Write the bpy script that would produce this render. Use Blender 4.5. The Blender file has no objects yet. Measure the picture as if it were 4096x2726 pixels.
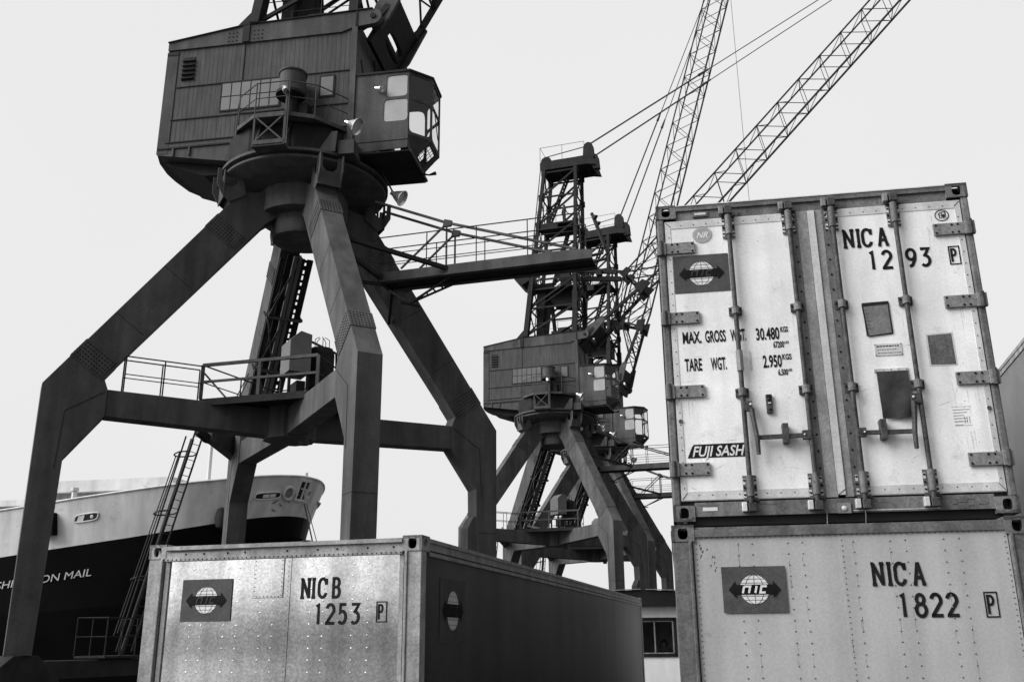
import bpy, math, random
from mathutils import Vector as V, Matrix
random.seed(7)
R = math.radians
PI = math.pi
sc = bpy.context.scene
COL = sc.collection

# ------------------------------------------------------------------ camera
cam_d = bpy.data.cameras.new("camera")
cam = bpy.data.objects.new("camera", cam_d)
COL.objects.link(cam)
cam_d.sensor_width = 36.0
cam_d.lens = 36.0 * 3801.6 / 4096.0
cam_d.clip_start = 0.05
cam_d.clip_end = 6000
PITCH, ROLL, EYE = 0.30681, -0.0084, 1.7863
fw = V((0, math.cos(PITCH), math.sin(PITCH)))
up0 = V((0, -math.sin(PITCH), math.cos(PITCH)))
rt = V((1, 0, 0)) * math.cos(ROLL) + up0 * math.sin(ROLL)
upv = V((1, 0, 0)) * -math.sin(ROLL) + up0 * math.cos(ROLL)
m = Matrix((rt, upv, -fw)).transposed().to_4x4()
m.translation = V((0, 0, EYE))
cam.matrix_world = m
sc.camera = cam
# ------------------------------------------------------------------ sky, sun, exposure
SUN_AZ, SUN_EL = R(-110), R(38)       # azimuth from +Y towards +X : light comes from the left and slightly behind
w = bpy.data.worlds.new("World")
sc.world = w
w.use_nodes = True
nt = w.node_tree
nt.nodes.clear()
out = nt.nodes.new('ShaderNodeOutputWorld')
bg = nt.nodes.new('ShaderNodeBackground')
sky = nt.nodes.new('ShaderNodeTexSky')
sky.sky_type = 'NISHITA'
sky.sun_disc = False
sky.sun_elevation = SUN_EL
sky.sun_rotation = SUN_AZ
sky.dust_density = 6.0
bw = nt.nodes.new('ShaderNodeRGBToBW')
mp = nt.nodes.new('ShaderNodeMapRange')      # a closed cloud deck evens the clear sky out
mp.inputs['From Min'].default_value = 0.0
mp.inputs['From Max'].default_value = 12.0
mp.inputs['To Min'].default_value = 6.5
mp.inputs['To Max'].default_value = 7.9
nz = nt.nodes.new('ShaderNodeTexNoise')
nz.inputs['Scale'].default_value = 1.6
nz.inputs['Detail'].default_value = 3.0
tc = nt.nodes.new('ShaderNodeTexCoord')
mul = nt.nodes.new('ShaderNodeMath'); mul.operation = 'MULTIPLY_ADD'
mul.inputs[1].default_value = 0.9
nt.links.new(tc.outputs['Generated'], nz.inputs['Vector'])
nt.links.new(sky.outputs[0], bw.inputs[0])
nt.links.new(bw.outputs[0], mp.inputs['Value'])
nt.links.new(nz.outputs['Fac'], mul.inputs[0])
nt.links.new(mp.outputs[0], mul.inputs[2])
# the cloud is brighter round the hidden sun
dt = nt.nodes.new('ShaderNodeVectorMath'); dt.operation = 'DOT_PRODUCT'
dt.inputs[1].default_value = (math.sin(SUN_AZ) * math.cos(SUN_EL), math.cos(SUN_AZ) * math.cos(SUN_EL), math.sin(SUN_EL))
nt.links.new(tc.outputs['Generated'], dt.inputs[0])
glow = nt.nodes.new('ShaderNodeMapRange')
glow.inputs['From Min'].default_value = 0.52
glow.inputs['From Max'].default_value = 1.0
glow.inputs['To Min'].default_value = 1.0
glow.inputs['To Max'].default_value = 2.0
nt.links.new(dt.outputs['Value'], glow.inputs['Value'])
gm = nt.nodes.new('ShaderNodeMath'); gm.operation = 'MULTIPLY'
nt.links.new(mul.outputs[0], gm.inputs[0]); nt.links.new(glow.outputs[0], gm.inputs[1])
# and thicker, darker, behind the viewer's right shoulder
d2 = nt.nodes.new('ShaderNodeVectorMath'); d2.operation = 'DOT_PRODUCT'
d2.inputs[1].default_value = (math.sin(R(145)), math.cos(R(145)), 0.0)
nt.links.new(tc.outputs['Generated'], d2.inputs[0])
dk2 = nt.nodes.new('ShaderNodeMapRange')
dk2.inputs['From Min'].default_value = 0.0
dk2.inputs['From Max'].default_value = 0.9
dk2.inputs['To Min'].default_value = 1.0
dk2.inputs['To Max'].default_value = 0.40
nt.links.new(d2.outputs['Value'], dk2.inputs['Value'])
g2 = nt.nodes.new('ShaderNodeMath'); g2.operation = 'MULTIPLY'
nt.links.new(gm.outputs[0], g2.inputs[0]); nt.links.new(dk2.outputs[0], g2.inputs[1])
nt.links.new(g2.outputs[0], bg.inputs[0])
bg.inputs[1].default_value = 0.1
nt.links.new(bg.outputs[0], out.inputs[0])
sun_d = bpy.data.lights.new("sun", 'SUN')
sun_d.energy = 3.6
sun_d.angle = R(40)
sun_d.color = (1, 1, 1)
sun = bpy.data.objects.new("sun", sun_d)
COL.objects.link(sun)
sd = V((math.sin(SUN_AZ) * math.cos(SUN_EL), math.cos(SUN_AZ) * math.cos(SUN_EL), math.sin(SUN_EL)))
sun.rotation_euler = (-sd).to_track_quat('-Z', 'Y').to_euler()
sc.view_settings.view_transform = 'Standard'
sc.view_settings.look = 'None'
sc.view_settings.exposure = 0.2
sc.view_settings.gamma = 1.0
sc.render.film_transparent = False

# ------------------------------------------------------------------ materials
def mat(name, base, rough=0.6, metal=0.0, var=0.25, scale=1.2, streak=0.0, streak_scale=3.0, bump=0.0, bscale=40.0, spec=0.4,
        grain=0.0, dirt=None):
    m = bpy.data.materials.new(name)
    m.use_nodes = True
    n = m.node_tree.nodes
    l = m.node_tree.links
    b = n['Principled BSDF']
    b.inputs['Roughness'].default_value = rough
    b.inputs['Metallic'].default_value = metal
    b.inputs['Specular IOR Level'].default_value = spec
    co = n.new('ShaderNodeTexCoord')
    nz = n.new('ShaderNodeTexNoise')
    nz.inputs['Scale'].default_value = scale
    nz.inputs['Detail'].default_value = 6.0
    nz.inputs['Roughness'].default_value = 0.65
    l.new(co.outputs['Object'], nz.inputs['Vector'])
    r = n.new('ShaderNodeMapRange')
    r.inputs['From Min'].default_value = 0.3
    r.inputs['From Max'].default_value = 0.7
    r.inputs['To Min'].default_value = base * (1 - var)
    r.inputs['To Max'].default_value = base * (1 + var)
    l.new(nz.outputs['Fac'], r.inputs['Value'])
    val = r.outputs[0]
    if streak:
        mp_ = n.new('ShaderNodeMapping')
        mp_.inputs['Scale'].default_value = (streak_scale, streak_scale, 0.12 * streak_scale)
        l.new(co.outputs['Object'], mp_.inputs['Vector'])
        n2 = n.new('ShaderNodeTexNoise')
        n2.inputs['Scale'].default_value = 2.0
        n2.inputs['Detail'].default_value = 5.0
        l.new(mp_.outputs[0], n2.inputs['Vector'])
        r2 = n.new('ShaderNodeMapRange')
        r2.inputs['From Min'].default_value = 0.35
        r2.inputs['From Max'].default_value = 0.65
        r2.inputs['To Min'].default_value = 1 - streak
        r2.inputs['To Max'].default_value = 1 + streak * 0.5
        l.new(n2.outputs['Fac'], r2.inputs['Value'])
        mu = n.new('ShaderNodeMath'); mu.operation = 'MULTIPLY'
        l.new(val, mu.inputs[0]); l.new(r2.outputs[0], mu.inputs[1])
        val = mu.outputs[0]
    if grain:
        n4 = n.new('ShaderNodeTexNoise')
        n4.inputs['Scale'].default_value = 55.0
        n4.inputs['Detail'].default_value = 2.0
        l.new(co.outputs['Object'], n4.inputs['Vector'])
        r4 = n.new('ShaderNodeMapRange')
        r4.inputs['From Min'].default_value = 0.35
        r4.inputs['From Max'].default_value = 0.65
        r4.inputs['To Min'].default_value = 1 - grain
        r4.inputs['To Max'].default_value = 1 + grain
        l.new(n4.outputs['Fac'], r4.inputs['Value'])
        mu = n.new('ShaderNodeMath'); mu.operation = 'MULTIPLY'
        l.new(val, mu.inputs[0]); l.new(r4.outputs[0], mu.inputs[1])
        val = mu.outputs[0]
    if dirt:
        # sparse dark specks and scuffs
        n5 = n.new('ShaderNodeTexNoise')
        n5.inputs['Scale'].default_value = dirt[0]
        n5.inputs['Detail'].default_value = 8.0
        n5.inputs['Roughness'].default_value = 0.75
        l.new(co.outputs['Object'], n5.inputs['Vector'])
        r5 = n.new('ShaderNodeMapRange')
        r5.inputs['From Min'].default_value = dirt[1]
        r5.inputs['From Max'].default_value = dirt[1] + 0.1
        r5.inputs['To Min'].default_value = 1.0
        r5.inputs['To Max'].default_value = dirt[2]
        l.new(n5.outputs['Fac'], r5.inputs['Value'])
        mu = n.new('ShaderNodeMath'); mu.operation = 'MULTIPLY'
        l.new(val, mu.inputs[0]); l.new(r5.outputs[0], mu.inputs[1])
        val = mu.outputs[0]
    l.new(val, b.inputs['Base Color'])
    if bump:
        n3 = n.new('ShaderNodeTexNoise')
        n3.inputs['Scale'].default_value = bscale
        n3.inputs['Detail'].default_value = 4.0
        l.new(co.outputs['Object'], n3.inputs['Vector'])
        bp = n.new('ShaderNodeBump')
        bp.inputs['Strength'].default_value = bump
        bp.inputs['Distance'].default_value = 0.02
        l.new(n3.outputs['Fac'], bp.inputs['Height'])
        l.new(bp.outputs[0], b.inputs['Normal'])
    return m

M = {}
M['crane'] = mat('crane_paint', 0.084, 0.75, var=0.22, scale=0.8, streak=0.26, streak_scale=1.3, grain=0.22, spec=0.05)
M['house'] = mat('house_planks', 0.076, 0.7, var=0.14, scale=0.9, streak=0.22, streak_scale=3.2, grain=0.12, spec=0.08)
M['steel'] = mat('dark_steel', 0.026, 0.7, var=0.3, scale=2, spec=0.06)
M['rivet'] = mat('rivet_dark', 0.016, 0.7, spec=0.05)
M['rail'] = mat('rail_steel', 0.035, 0.65, spec=0.08)
M['black'] = mat('black_paint', 0.012, 0.45, var=0.3, spec=0.3)
M['rubber'] = mat('black_rubber', 0.02, 0.8)
M['lamp'] = mat('lamp_reflector', 0.8, 0.22, metal=0.9, var=0.08)
M['lampglass'] = mat('lamp_glass', 0.45, 0.15, var=0.2)
M['blind'] = mat('window_blind', 0.36, 0.35, var=0.1, scale=1.5, grain=0.08)
M['frost'] = mat('pale_pane', 0.11, 0.3, var=0.2, scale=1.5)
M['whitedoor'] = mat('white_door', 0.80, 0.5, var=0.10, scale=2.6, streak=0.13, streak_scale=3, grain=0.05, dirt=(4, 0.57, 0.80))
M['whitepanel'] = mat('white_panel', 0.40, 0.5, var=0.08, scale=1.3, streak=0.14, streak_scale=2.4, grain=0.06, dirt=(7, 0.62, 0.7))
M['frame'] = mat('frame_paint', 0.27, 0.5, metal=0.0, var=0.3, scale=5, streak=0.3, streak_scale=4, grain=0.18, dirt=(11, 0.58, 0.35))
M['frame_mid'] = mat('frame_weathered', 0.15, 0.55, var=0.3, scale=5, streak=0.3, streak_scale=4, grain=0.18, spec=0.2, dirt=(11, 0.58, 0.35))
M['strip'] = mat('seal_strip', 0.27, 0.5, var=0.2, scale=5, streak=0.2, streak_scale=4, grain=0.15, dirt=(11, 0.6, 0.5))
M['frame_dk'] = mat('frame_dark', 0.12, 0.55, var=0.35, scale=6, streak=0.3, streak_scale=4, grain=0.2, dirt=(11, 0.58, 0.4))
M['edge'] = mat('bright_alu', 0.62, 0.45, metal=0.2, var=0.15, scale=4, streak=0.2, grain=0.08)
M['hw'] = mat('door_hardware', 0.06, 0.55, metal=0.1, spec=0.2, var=0.4, scale=9, grain=0.25, dirt=(14, 0.55, 0.4))
M['hinge'] = mat('hinge_steel', 0.19, 0.5, var=0.3, scale=9, grain=0.2, dirt=(14, 0.58, 0.45))
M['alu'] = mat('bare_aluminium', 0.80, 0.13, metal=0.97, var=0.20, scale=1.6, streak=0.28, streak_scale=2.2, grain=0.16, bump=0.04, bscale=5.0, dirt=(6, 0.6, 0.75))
M['alu_side'] = mat('shade_dark_aluminium', 0.065, 0.42, metal=0.5, var=0.3, scale=0.8, streak=0.30, streak_scale=1.3, grain=0.14, spec=0.15, dirt=(6, 0.6, 0.7))  # aluminium with the shade of the container gap put into its colour
M['ink'] = mat('black_lettering', 0.014, 0.6, var=0.5, scale=14, spec=0.08, dirt=(30, 0.60, 3.2))
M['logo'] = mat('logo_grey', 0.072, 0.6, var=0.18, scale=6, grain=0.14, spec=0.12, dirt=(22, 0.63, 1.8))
M['logo_dk'] = mat('logo_band', 0.010, 0.6, var=0.4, scale=8, spec=0.06)
M['logo_faded'] = mat('logo_letter_faded', 0.038, 0.6, var=0.4, scale=9, spec=0.08)
M['globe'] = mat('logo_globe', 0.66, 0.5, var=0.06, scale=8, grain=0.05)
M['stain'] = mat('dirt_streak', 0.50, 0.6, var=0.35, scale=14, grain=0.3, spec=0.1)
M['stain_dk'] = mat('dark_dirt_streak', 0.24, 0.6, var=0.35, scale=14, grain=0.3, spec=0.1)
M['plate'] = mat('grey_plate', 0.20, 0.4, metal=0.3, var=0.2, scale=10, grain=0.15)
M['plate_dk'] = mat('brown_plate', 0.09, 0.6, var=0.3, scale=12, streak=0.3, streak_scale=10, grain=0.25)
M['cloth'] = mat('black_cloth', 0.03, 0.85, var=0.35, scale=9, bump=0.5, bscale=10)
M['seal'] = mat('nr_seal', 0.30, 0.5, var=0.1, scale=20)
M['shipw'] = mat('ship_white', 0.60, 0.55, var=0.14, scale=0.35, streak=0.20, streak_scale=0.6, grain=0.10, spec=0.2, dirt=(0.9, 0.60, 0.6))
M['shipb'] = mat('ship_black', 0.004, 0.6, var=0.4, scale=0.3, spec=0.05)
M['shipt'] = mat('ship_lettering', 0.55, 0.5, var=0.15, scale=1)
M['rust'] = mat('rust_stain', 0.22, 0.7, var=0.4, scale=3)
M['conc'] = mat('quay_concrete', 0.04, 0.9, var=0.35, scale=0.25, grain=0.2, bump=0.3, bscale=6)
M['hutw'] = mat('hut_white', 0.88, 0.6, var=0.05, scale=2, streak=0.06)
M['hutr'] = mat('hut_roof', 0.02, 0.6, spec=0.1, var=0.2, scale=2)
M['skin'] = mat('skin', 0.22, 0.55, var=0.1, scale=20)
M['hair'] = mat('dark_hair', 0.015, 0.6)
M['jacket'] = mat('dark_jacket', 0.03, 0.85, var=0.3, scale=8)
M['rope'] = mat('rope', 0.06, 0.8)
M['cabinet'] = mat('cabinet_paint', 0.14, 0.5, var=0.15, scale=2, grain=0.1, spec=0.2)
M['boxgrey'] = mat('box_grey', 0.16, 0.5, var=0.15, scale=2, grain=0.08)

def glass(name, tint=1.0, refl=0.10):
    m = bpy.data.materials.new(name)
    m.use_nodes = True
    n = m.node_tree.nodes; l = m.node_tree.links
    n.clear()
    o = n.new('ShaderNodeOutputMaterial')
    mx = n.new('ShaderNodeMixShader')
    t = n.new('ShaderNodeBsdfTransparent'); t.inputs[0].default_value = (tint, tint, tint, 1)
    g = n.new('ShaderNodeBsdfGlossy'); g.inputs['Roughness'].default_value = 0.03
    mx.inputs[0].default_value = refl + 0.05
    l.new(t.outputs[0], mx.inputs[1]); l.new(g.outputs[0], mx.inputs[2]); l.new(mx.outputs[0], o.inputs[0])
    return m
M['glass'] = glass('cab_glass', 0.92, 0.03)
M['hutglass'] = glass('hut_glass', 0.8, 0.02)
# water
wm = bpy.data.materials.new('harbour_water'); wm.use_nodes = True
_b = wm.node_tree.nodes['Principled BSDF']
_b.inputs['Base Color'].default_value = (0.02, 0.02, 0.02, 1); _b.inputs['Roughness'].default_value = 0.12
_n = wm.node_tree.nodes.new('ShaderNodeTexNoise'); _n.inputs['Scale'].default_value = 0.8
_bp = wm.node_tree.nodes.new('ShaderNodeBump'); _bp.inputs['Strength'].default_value = 0.4
wm.node_tree.links.new(_n.outputs['Fac'], _bp.inputs['Height']); wm.node_tree.links.new(_bp.outputs[0], _b.inputs['Normal'])
M['water'] = wm

# ------------------------------------------------------------------ mesh builder
class MB:
    def __init__(s): s.v = []; s.f = []; s.m = []; s.mats = []; s.cur = 0
    def mat(s, name):
        if name not in s.mats: s.mats.append(name)
        s.cur = s.mats.index(name); return s
    def add(s, vs, fs):
        b = len(s.v); s.v += [tuple(p) for p in vs]
        for f in fs: s.f.append([b + i for i in f]); s.m.append(s.cur)
    def box(s, x0, x1, y0, y1, z0, z1, T=None):
        vs = [V((x, y, z)) for z in (z0, z1) for y in (y0, y1) for x in (x0, x1)]
        if T: vs = [T @ p for p in vs]
        s.add(vs, [(0, 2, 3, 1), (4, 5, 7, 6), (0, 1, 5, 4), (2, 6, 7, 3), (0, 4, 6, 2), (1, 3, 7, 5)])
    def bar(s, p, q, wd, h=None, up=(0, 0, 1)):
        p = V(p); q = V(q); h = h or wd
        d = (q - p)
        if d.length < 1e-6: return
        d.normalize(); u = V(up)
        if abs(d.dot(u)) > 0.98: u = V((1, 0, 0)) if abs(d.x) < 0.9 else V((0, 1, 0))
        a = d.cross(u).normalized() * wd / 2; b = a.cross(d).normalized() * h / 2
        s.add([p - a - b, p + a - b, p + a + b, p - a + b, q - a - b, q + a - b, q + a + b, q - a + b],
              [(0, 1, 2, 3), (7, 6, 5, 4), (0, 4, 5, 1), (1, 5, 6, 2), (2, 6, 7, 3), (3, 7, 4, 0)])
    def tube(s, pts, r, n=6, cap=True):
        pts = [V(p) for p in pts]; N = len(pts); rings = []
        rr = r if isinstance(r, (list, tuple)) else [r] * N
        ref = None
        for i, p in enumerate(pts):
            d = (pts[min(i + 1, N - 1)] - pts[max(i - 1, 0)]).normalized()
            if ref is None: ref = V((0, 0, 1)) if abs(d.z) < 0.9 else V((1, 0, 0))
            a = d.cross(ref)
            if a.length < 1e-4: ref = V((0, 1, 0)); a = d.cross(ref)
            a.normalize(); b = a.cross(d).normalized()
            rings.append([p + (a * math.cos(2 * PI * k / n) + b * math.sin(2 * PI * k / n)) * rr[i] for k in range(n)])
        vs = [p for g in rings for p in g]; fs = []
        for i in range(N - 1):
            for k in range(n):
                fs.append((i * n + k, i * n + (k + 1) % n, (i + 1) * n + (k + 1) % n, (i + 1) * n + k))
        if cap: fs += [tuple(range(n))[::-1], tuple((N - 1) * n + k for k in range(n))]
        s.add(vs, fs)
    def prism(s, poly, O, U, W, Nn, t0, t1):
        O = V(O); U = V(U); W = V(W); Nn = V(Nn); k = len(poly)
        a = [O + U * p[0] + W * p[1] + Nn * t0 for p in poly]; b = [p + Nn * (t1 - t0) for p in a]
        s.add(a + b, [tuple(range(k))[::-1], tuple(range(k, 2 * k))] + [(i, (i + 1) % k, k + (i + 1) % k, k + i) for i in range(k)])
    def lathe(s, prof, O=(0, 0, 0), A=(0, 0, 1), n=32):
        O = V(O); A = V(A).normalized(); r0 = V((1, 0, 0)) if abs(A.x) < 0.9 else V((0, 1, 0))
        X = A.cross(r0).normalized(); Y = A.cross(X); k = len(prof); vs = []
        for j in range(n):
            d = X * math.cos(2 * PI * j / n) + Y * math.sin(2 * PI * j / n)
            vs += [O + d * r + A * z for r, z in prof]
        s.add(vs, [(j * k + i, j * k + i + 1, ((j + 1) % n) * k + i + 1, ((j + 1) % n) * k + i) for j in range(n) for i in range(k - 1)])
    def quad(s, a, b, c, d): s.add([a, b, c, d], [(0, 1, 2, 3)])
    def hole(s, O, U, W, wd, h, hx, hy, ru, rv, Nn, t, sup=2.0, n=24):
        """rectangular plate (O + U*x + W*y) with one (super)elliptic hole, thickness t along Nn"""
        O = V(O); U = V(U); W = V(W); Nn = V(Nn)
        an = sorted([2 * PI * k / n + 0.03 for k in range(n)] + [math.atan2(y - hy, x - hx) % (2 * PI) for x in (0, wd) for y in (0, h)])
        inn = []; ou = []
        for a in an:
            c, sn = math.cos(a), math.sin(a)
            inn.append((hx + ru * math.copysign(abs(c) ** (2 / sup), c), hy + rv * math.copysign(abs(sn) ** (2 / sup), sn)))
            ts = []
            if c > 1e-9: ts.append((wd - hx) / c)
            if c < -1e-9: ts.append(-hx / c)
            if sn > 1e-9: ts.append((h - hy) / sn)
            if sn < -1e-9: ts.append(-hy / sn)
            q = min(ts); ou.append((hx + c * q, hy + sn * q))
        P = lambda p, k: O + U * p[0] + W * p[1] + Nn * k
        k = len(an)
        vs = [P(p, 0) for p in ou] + [P(p, 0) for p in inn] + [P(p, t) for p in ou] + [P(p, t) for p in inn]
        fs = []
        for i in range(k):
            j = (i + 1) % k
            fs += [(i, j, k + j, k + i), (2 * k + i, 3 * k + i, 3 * k + j, 2 * k + j), (k + i, k + j, 3 * k + j, 3 * k + i), (i, 2 * k + i, 2 * k + j, j)]
        s.add(vs, fs)
        return inn
    def disc(s, c, Nn, r, t, n=8):
        c = V(c); Nn = V(Nn).normalized()
        s.lathe([(0, 0), (r, 0), (r * 0.85, t * 0.7), (r * 0.4, t), (0, t)], c, Nn, n)
    def build(s, name, m=None, parent=None, loc=None, rot=None, smooth=False, bevel=0.0):
        me = bpy.data.meshes.new(name)
        me.from_pydata(s.v, [], s.f)
        names = s.mats if s.mats else [m]
        for k in names: me.materials.append(M[k])
        if s.mats: me.polygons.foreach_set('material_index', s.m)
        if smooth: me.polygons.foreach_set('use_smooth', [True] * len(s.f))
        me.update()
        import bmesh
        bm = bmesh.new(); bm.from_mesh(me); bmesh.ops.recalc_face_normals(bm, faces=bm.faces); bm.to_mesh(me); bm.free()
        o = bpy.data.objects.new(name, me)
        COL.objects.link(o)
        if parent: o.parent = parent
        if loc is not None: o.location = loc
        if rot is not None: o.rotation_euler = rot
        if smooth:
            md = o.modifiers.new('es', 'EDGE_SPLIT'); md.split_angle = R(35)
        if bevel:
            md = o.modifiers.new('bv', 'BEVEL'); md.width = bevel; md.segments = 2; md.limit_method = 'ANGLE'; md.angle_limit = R(40)
        return o

def tag(o, label=None, cat=None, group=None, kind=None):
    if label: o['label'] = label
    if cat: o['category'] = cat
    if group: o['group'] = group
    if kind: o['kind'] = kind
    return o
def empty(name, loc, rz=0.0):
    o = bpy.data.objects.new(name, None); COL.objects.link(o)
    o.empty_display_size = 0.3; o.location = loc; o.rotation_euler = (0, 0, rz)
    return o
def handrail(b, pts, h=1.1, r=0.025, mids=(0.55,), step=1.6, square=False, closed=False):
    pts = [V(p) for p in pts]
    if closed: pts = pts + [pts[0]]
    Z = V((0, 0, 1))
    f = (lambda p, q, rr: b.bar(p, q, rr * 2)) if square else (lambda p, q, rr: b.tube([p, q], rr, 6))
    for i in range(len(pts) - 1):
        p, q = pts[i], pts[i + 1]; L = (q - p).length; k = max(1, round(L / step))
        f(p + Z * h, q + Z * h, r)
        for mm in mids: f(p + Z * mm, q + Z * mm, r * 0.75)
        for j in range(k + (1 if i == len(pts) - 2 else 0)):
            a = p.lerp(q, j / k); f(a, a + Z * h, r)

# ------------------------------------------------------------------ stroke lettering
def arc(cx, cy, rx, ry, a0, a1, n=10):
    return [(cx + rx * math.cos(R(a0 + (a1 - a0) * i / n)), cy + ry * math.sin(R(a0 + (a1 - a0) * i / n))) for i in range(n + 1)]
GL = {
    'N': [[(.14, 0), (.14, 1)], [(.14, .97), (.80, .03)], [(.80, 0), (.80, 1)], [(-.03, .035), (.32, .035)], [(-.03, .965), (.2, .965)], [(.62, .965), (.98, .965)]],
    'I': [[(.16, 0), (.16, 1)], [(-.02, .035), (.34, .035)], [(-.02, .965), (.34, .965)]],
    'C': [arc(.4, .66, .36, .31, 15, 180, 10) + arc(.4, .34, .36, .31, 180, 345, 10), [(.76, .66), (.76, .98)]],
    'A': [[(.1, .02), (.42, 1)], [(.42, 1), (.76, .02)], [(.22, .32), (.64, .32)], [(-.04, .035), (.24, .035)], [(.6, .035), (.9, .035)]],
    'B': [[(.1, 0), (.1, 1)], [(-.02, .97)] + [(.35, .97)] + arc(.40, .75, .24, .22, 80, -90, 8) + [(.1, .53)], [(.15, .53), (.4, .53)] + arc(.42, .28, .27, .25, 85, -90, 8) + [(-.02, .03)]],
    '1': [[(.02, .88), (.2, .96), (.2, 0)]],
    '2': [arc(.32, .70, .28, .27, 165, -20, 10) + [(.06, .06), (.06, .04), (.66, .04)]],
    '3': [[(.04, .96), (.58, .96), (.30, .60)] + arc(.28, .31, .31, .28, 80, -135, 10)],
    '5': [[(.58, .96), (.16, .96), (.12, .56)] + arc(.28, .33, .30, .30, 100, -140, 10)],
    '8': [arc(.32, .755, .22, .21, 0, 360, 16), arc(.32, .29, .29, .27, 0, 360, 18)],
    '9': [arc(.32, .69, .28, .28, 0, 360, 18), [(.60, .69), (.56, .42), (.36, .1), (.16, .03)]],
    'P': [[(.1, 0), (.1, .96), (.36, .96)] + arc(.38, .73, .24, .23, 80, -85, 8) + [(.1, .49)]],
    'n': [[(0, 0), (0, .97)], [(.03, .94), (.78, .94), (.78, 0)]],
    'i': [[(0, 0), (0, 1)]],
    'c': [[(.72, .94), (.04, .94), (.04, .06), (.72, .06)]],
}
def stroke(b, pts, t, P, lift=0.0):
    """flat ribbon of width t along the 2-D polyline pts, laid by P(u, v, lift)"""
    closed = math.hypot(pts[0][0] - pts[-1][0], pts[0][1] - pts[-1][1]) < 1e-6
    q = [V((p[0], p[1])) for p in pts]
    if closed: q = q[:-1]
    n = len(q); L = []; Rr = []
    for i in range(n):
        a = q[i - 1] if (i > 0 or closed) else None
        c = q[(i + 1) % n] if (i < n - 1 or closed) else None
        d1 = (q[i] - a).normalized() if a is not None else None
        d2 = (c - q[i]).normalized() if c is not None else None
        if d1 is None: d1 = d2
        if d2 is None: d2 = d1
        n1 = V((-d1.y, d1.x)); n2 = V((-d2.y, d2.x)); mm = n1 + n2
        if mm.length < 1e-4: mm = n1
        mm.normalize(); k = min(1.6, 1.0 / max(0.3, mm.dot(n1)))
        L.append(q[i] + mm * (t / 2 * k)); Rr.append(q[i] - mm * (t / 2 * k))
    vs = [P(p.x, p.y, lift) for p in L] + [P(p.x, p.y, lift) for p in Rr]
    fs = [(i, n + i, n + (i + 1) % n, (i + 1) % n) for i in range(n if closed else n - 1)]
    b.add(vs, fs)
def glyph(b, ch, u, v, h, P, t=0.022, wscale=1.0, lift=0.0, shear=0.0):
    for i, st in enumerate(GL[ch]):
        pts = [(u + x * h * 0.56 * wscale / 0.56 * 0.6 + shear * y * h, v + y * h) for x, y in st]
        stroke(b, pts, t, P, lift + i * 0.0004)
def text(b, s, u, v, h, P, fit=1.0, bold=0.0, shear=0.0, lift=0.0):
    """built-in font lettering with cap height h, flat, laid by P"""
    c = bpy.data.curves.new('t', 'FONT'); c.body = s; c.size = h / 0.72; c.offset = bold; c.shear = shear; c.resolution_u = 3
    o = bpy.data.objects.new('t', c); COL.objects.link(o)
    dg = bpy.context.evaluated_depsgraph_get(); dg.update()
    me = o.evaluated_get(dg).to_mesh()
    xm = max(p.co.x for p in me.vertices); x0_ = min(p.co.x for p in me.vertices); wsc = fit / (xm - x0_)
    b.add([P(u + (p.co.x - x0_) * wsc, v + p.co.y, lift) for p in me.vertices], [tuple(f.vertices) for f in me.polygons])
    o.evaluated_get(dg).to_mesh_clear()
    COL.objects.unlink(o); bpy.data.objects.remove(o); bpy.data.curves.remove(c)

# ================================================================== the setting
ea = V((math.cos(R(74.3)), math.sin(R(74.3)), 0)); na = V((-ea.y, ea.x, 0))     # quay direction and its normal (towards water)
g = MB()
def qp(s, n, z): return ea * s + na * n + V((0, 0, z))
g.quad(qp(-400, 23.2, 0), qp(3000, 23.2, 0), qp(3000, -3000, 0), qp(-400, -3000, 0))
g.quad(qp(-400, 23.2, 0), qp(3000, 23.2, 0), qp(3000, 23.2, -6), qp(-400, 23.2, -6))
tag(g.build('ground', 'conc'), kind='structure')
g = MB(); g.quad((-3000, -1000, -2.2), (3000, -1000, -2.2), (3000, 4000, -2.2), (-3000, 4000, -2.2))
tag(g.build('water', 'water'), kind='structure')

# ================================================================== containers
W2, H2 = 2.438, 2.591
def CP(u, v, l=0.0): return V((u, -l, v))          # lay things on the front plane y = 0, proud towards the viewer
def casting(parent, x0, y0, z0, sx, sy, top, mname='frame'):
    """hollow ISO corner casting; sx, sy give the outward sides"""
    b = MB().mat(mname); t = 0.024; w_, d_, h_ = 0.162, 0.178, 0.118
    X = V((sx, 0, 0)); Y = V((0, sy, 0)); Z = V((0, 0, 1)); O = V((x0, y0, z0))   # O = outer corner, bottom
    b.hole(O, -X, Z, w_, h_, w_ / 2, h_ / 2, 0.036, 0.044, -Y, t, 2.6, 16)
    b.hole(O, -Y, Z, d_, h_, d_ / 2, h_ / 2, 0.040, 0.036, -X, t, 2.6, 16)
    b.hole(O + Z * (h_ if top else 0), -X, -Y, w_, d_, w_ / 2, d_ / 2, 0.034, 0.062, Z * (-1 if top else 1), t, 3, 16)
    return b.build('corner_casting', None, parent)
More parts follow.
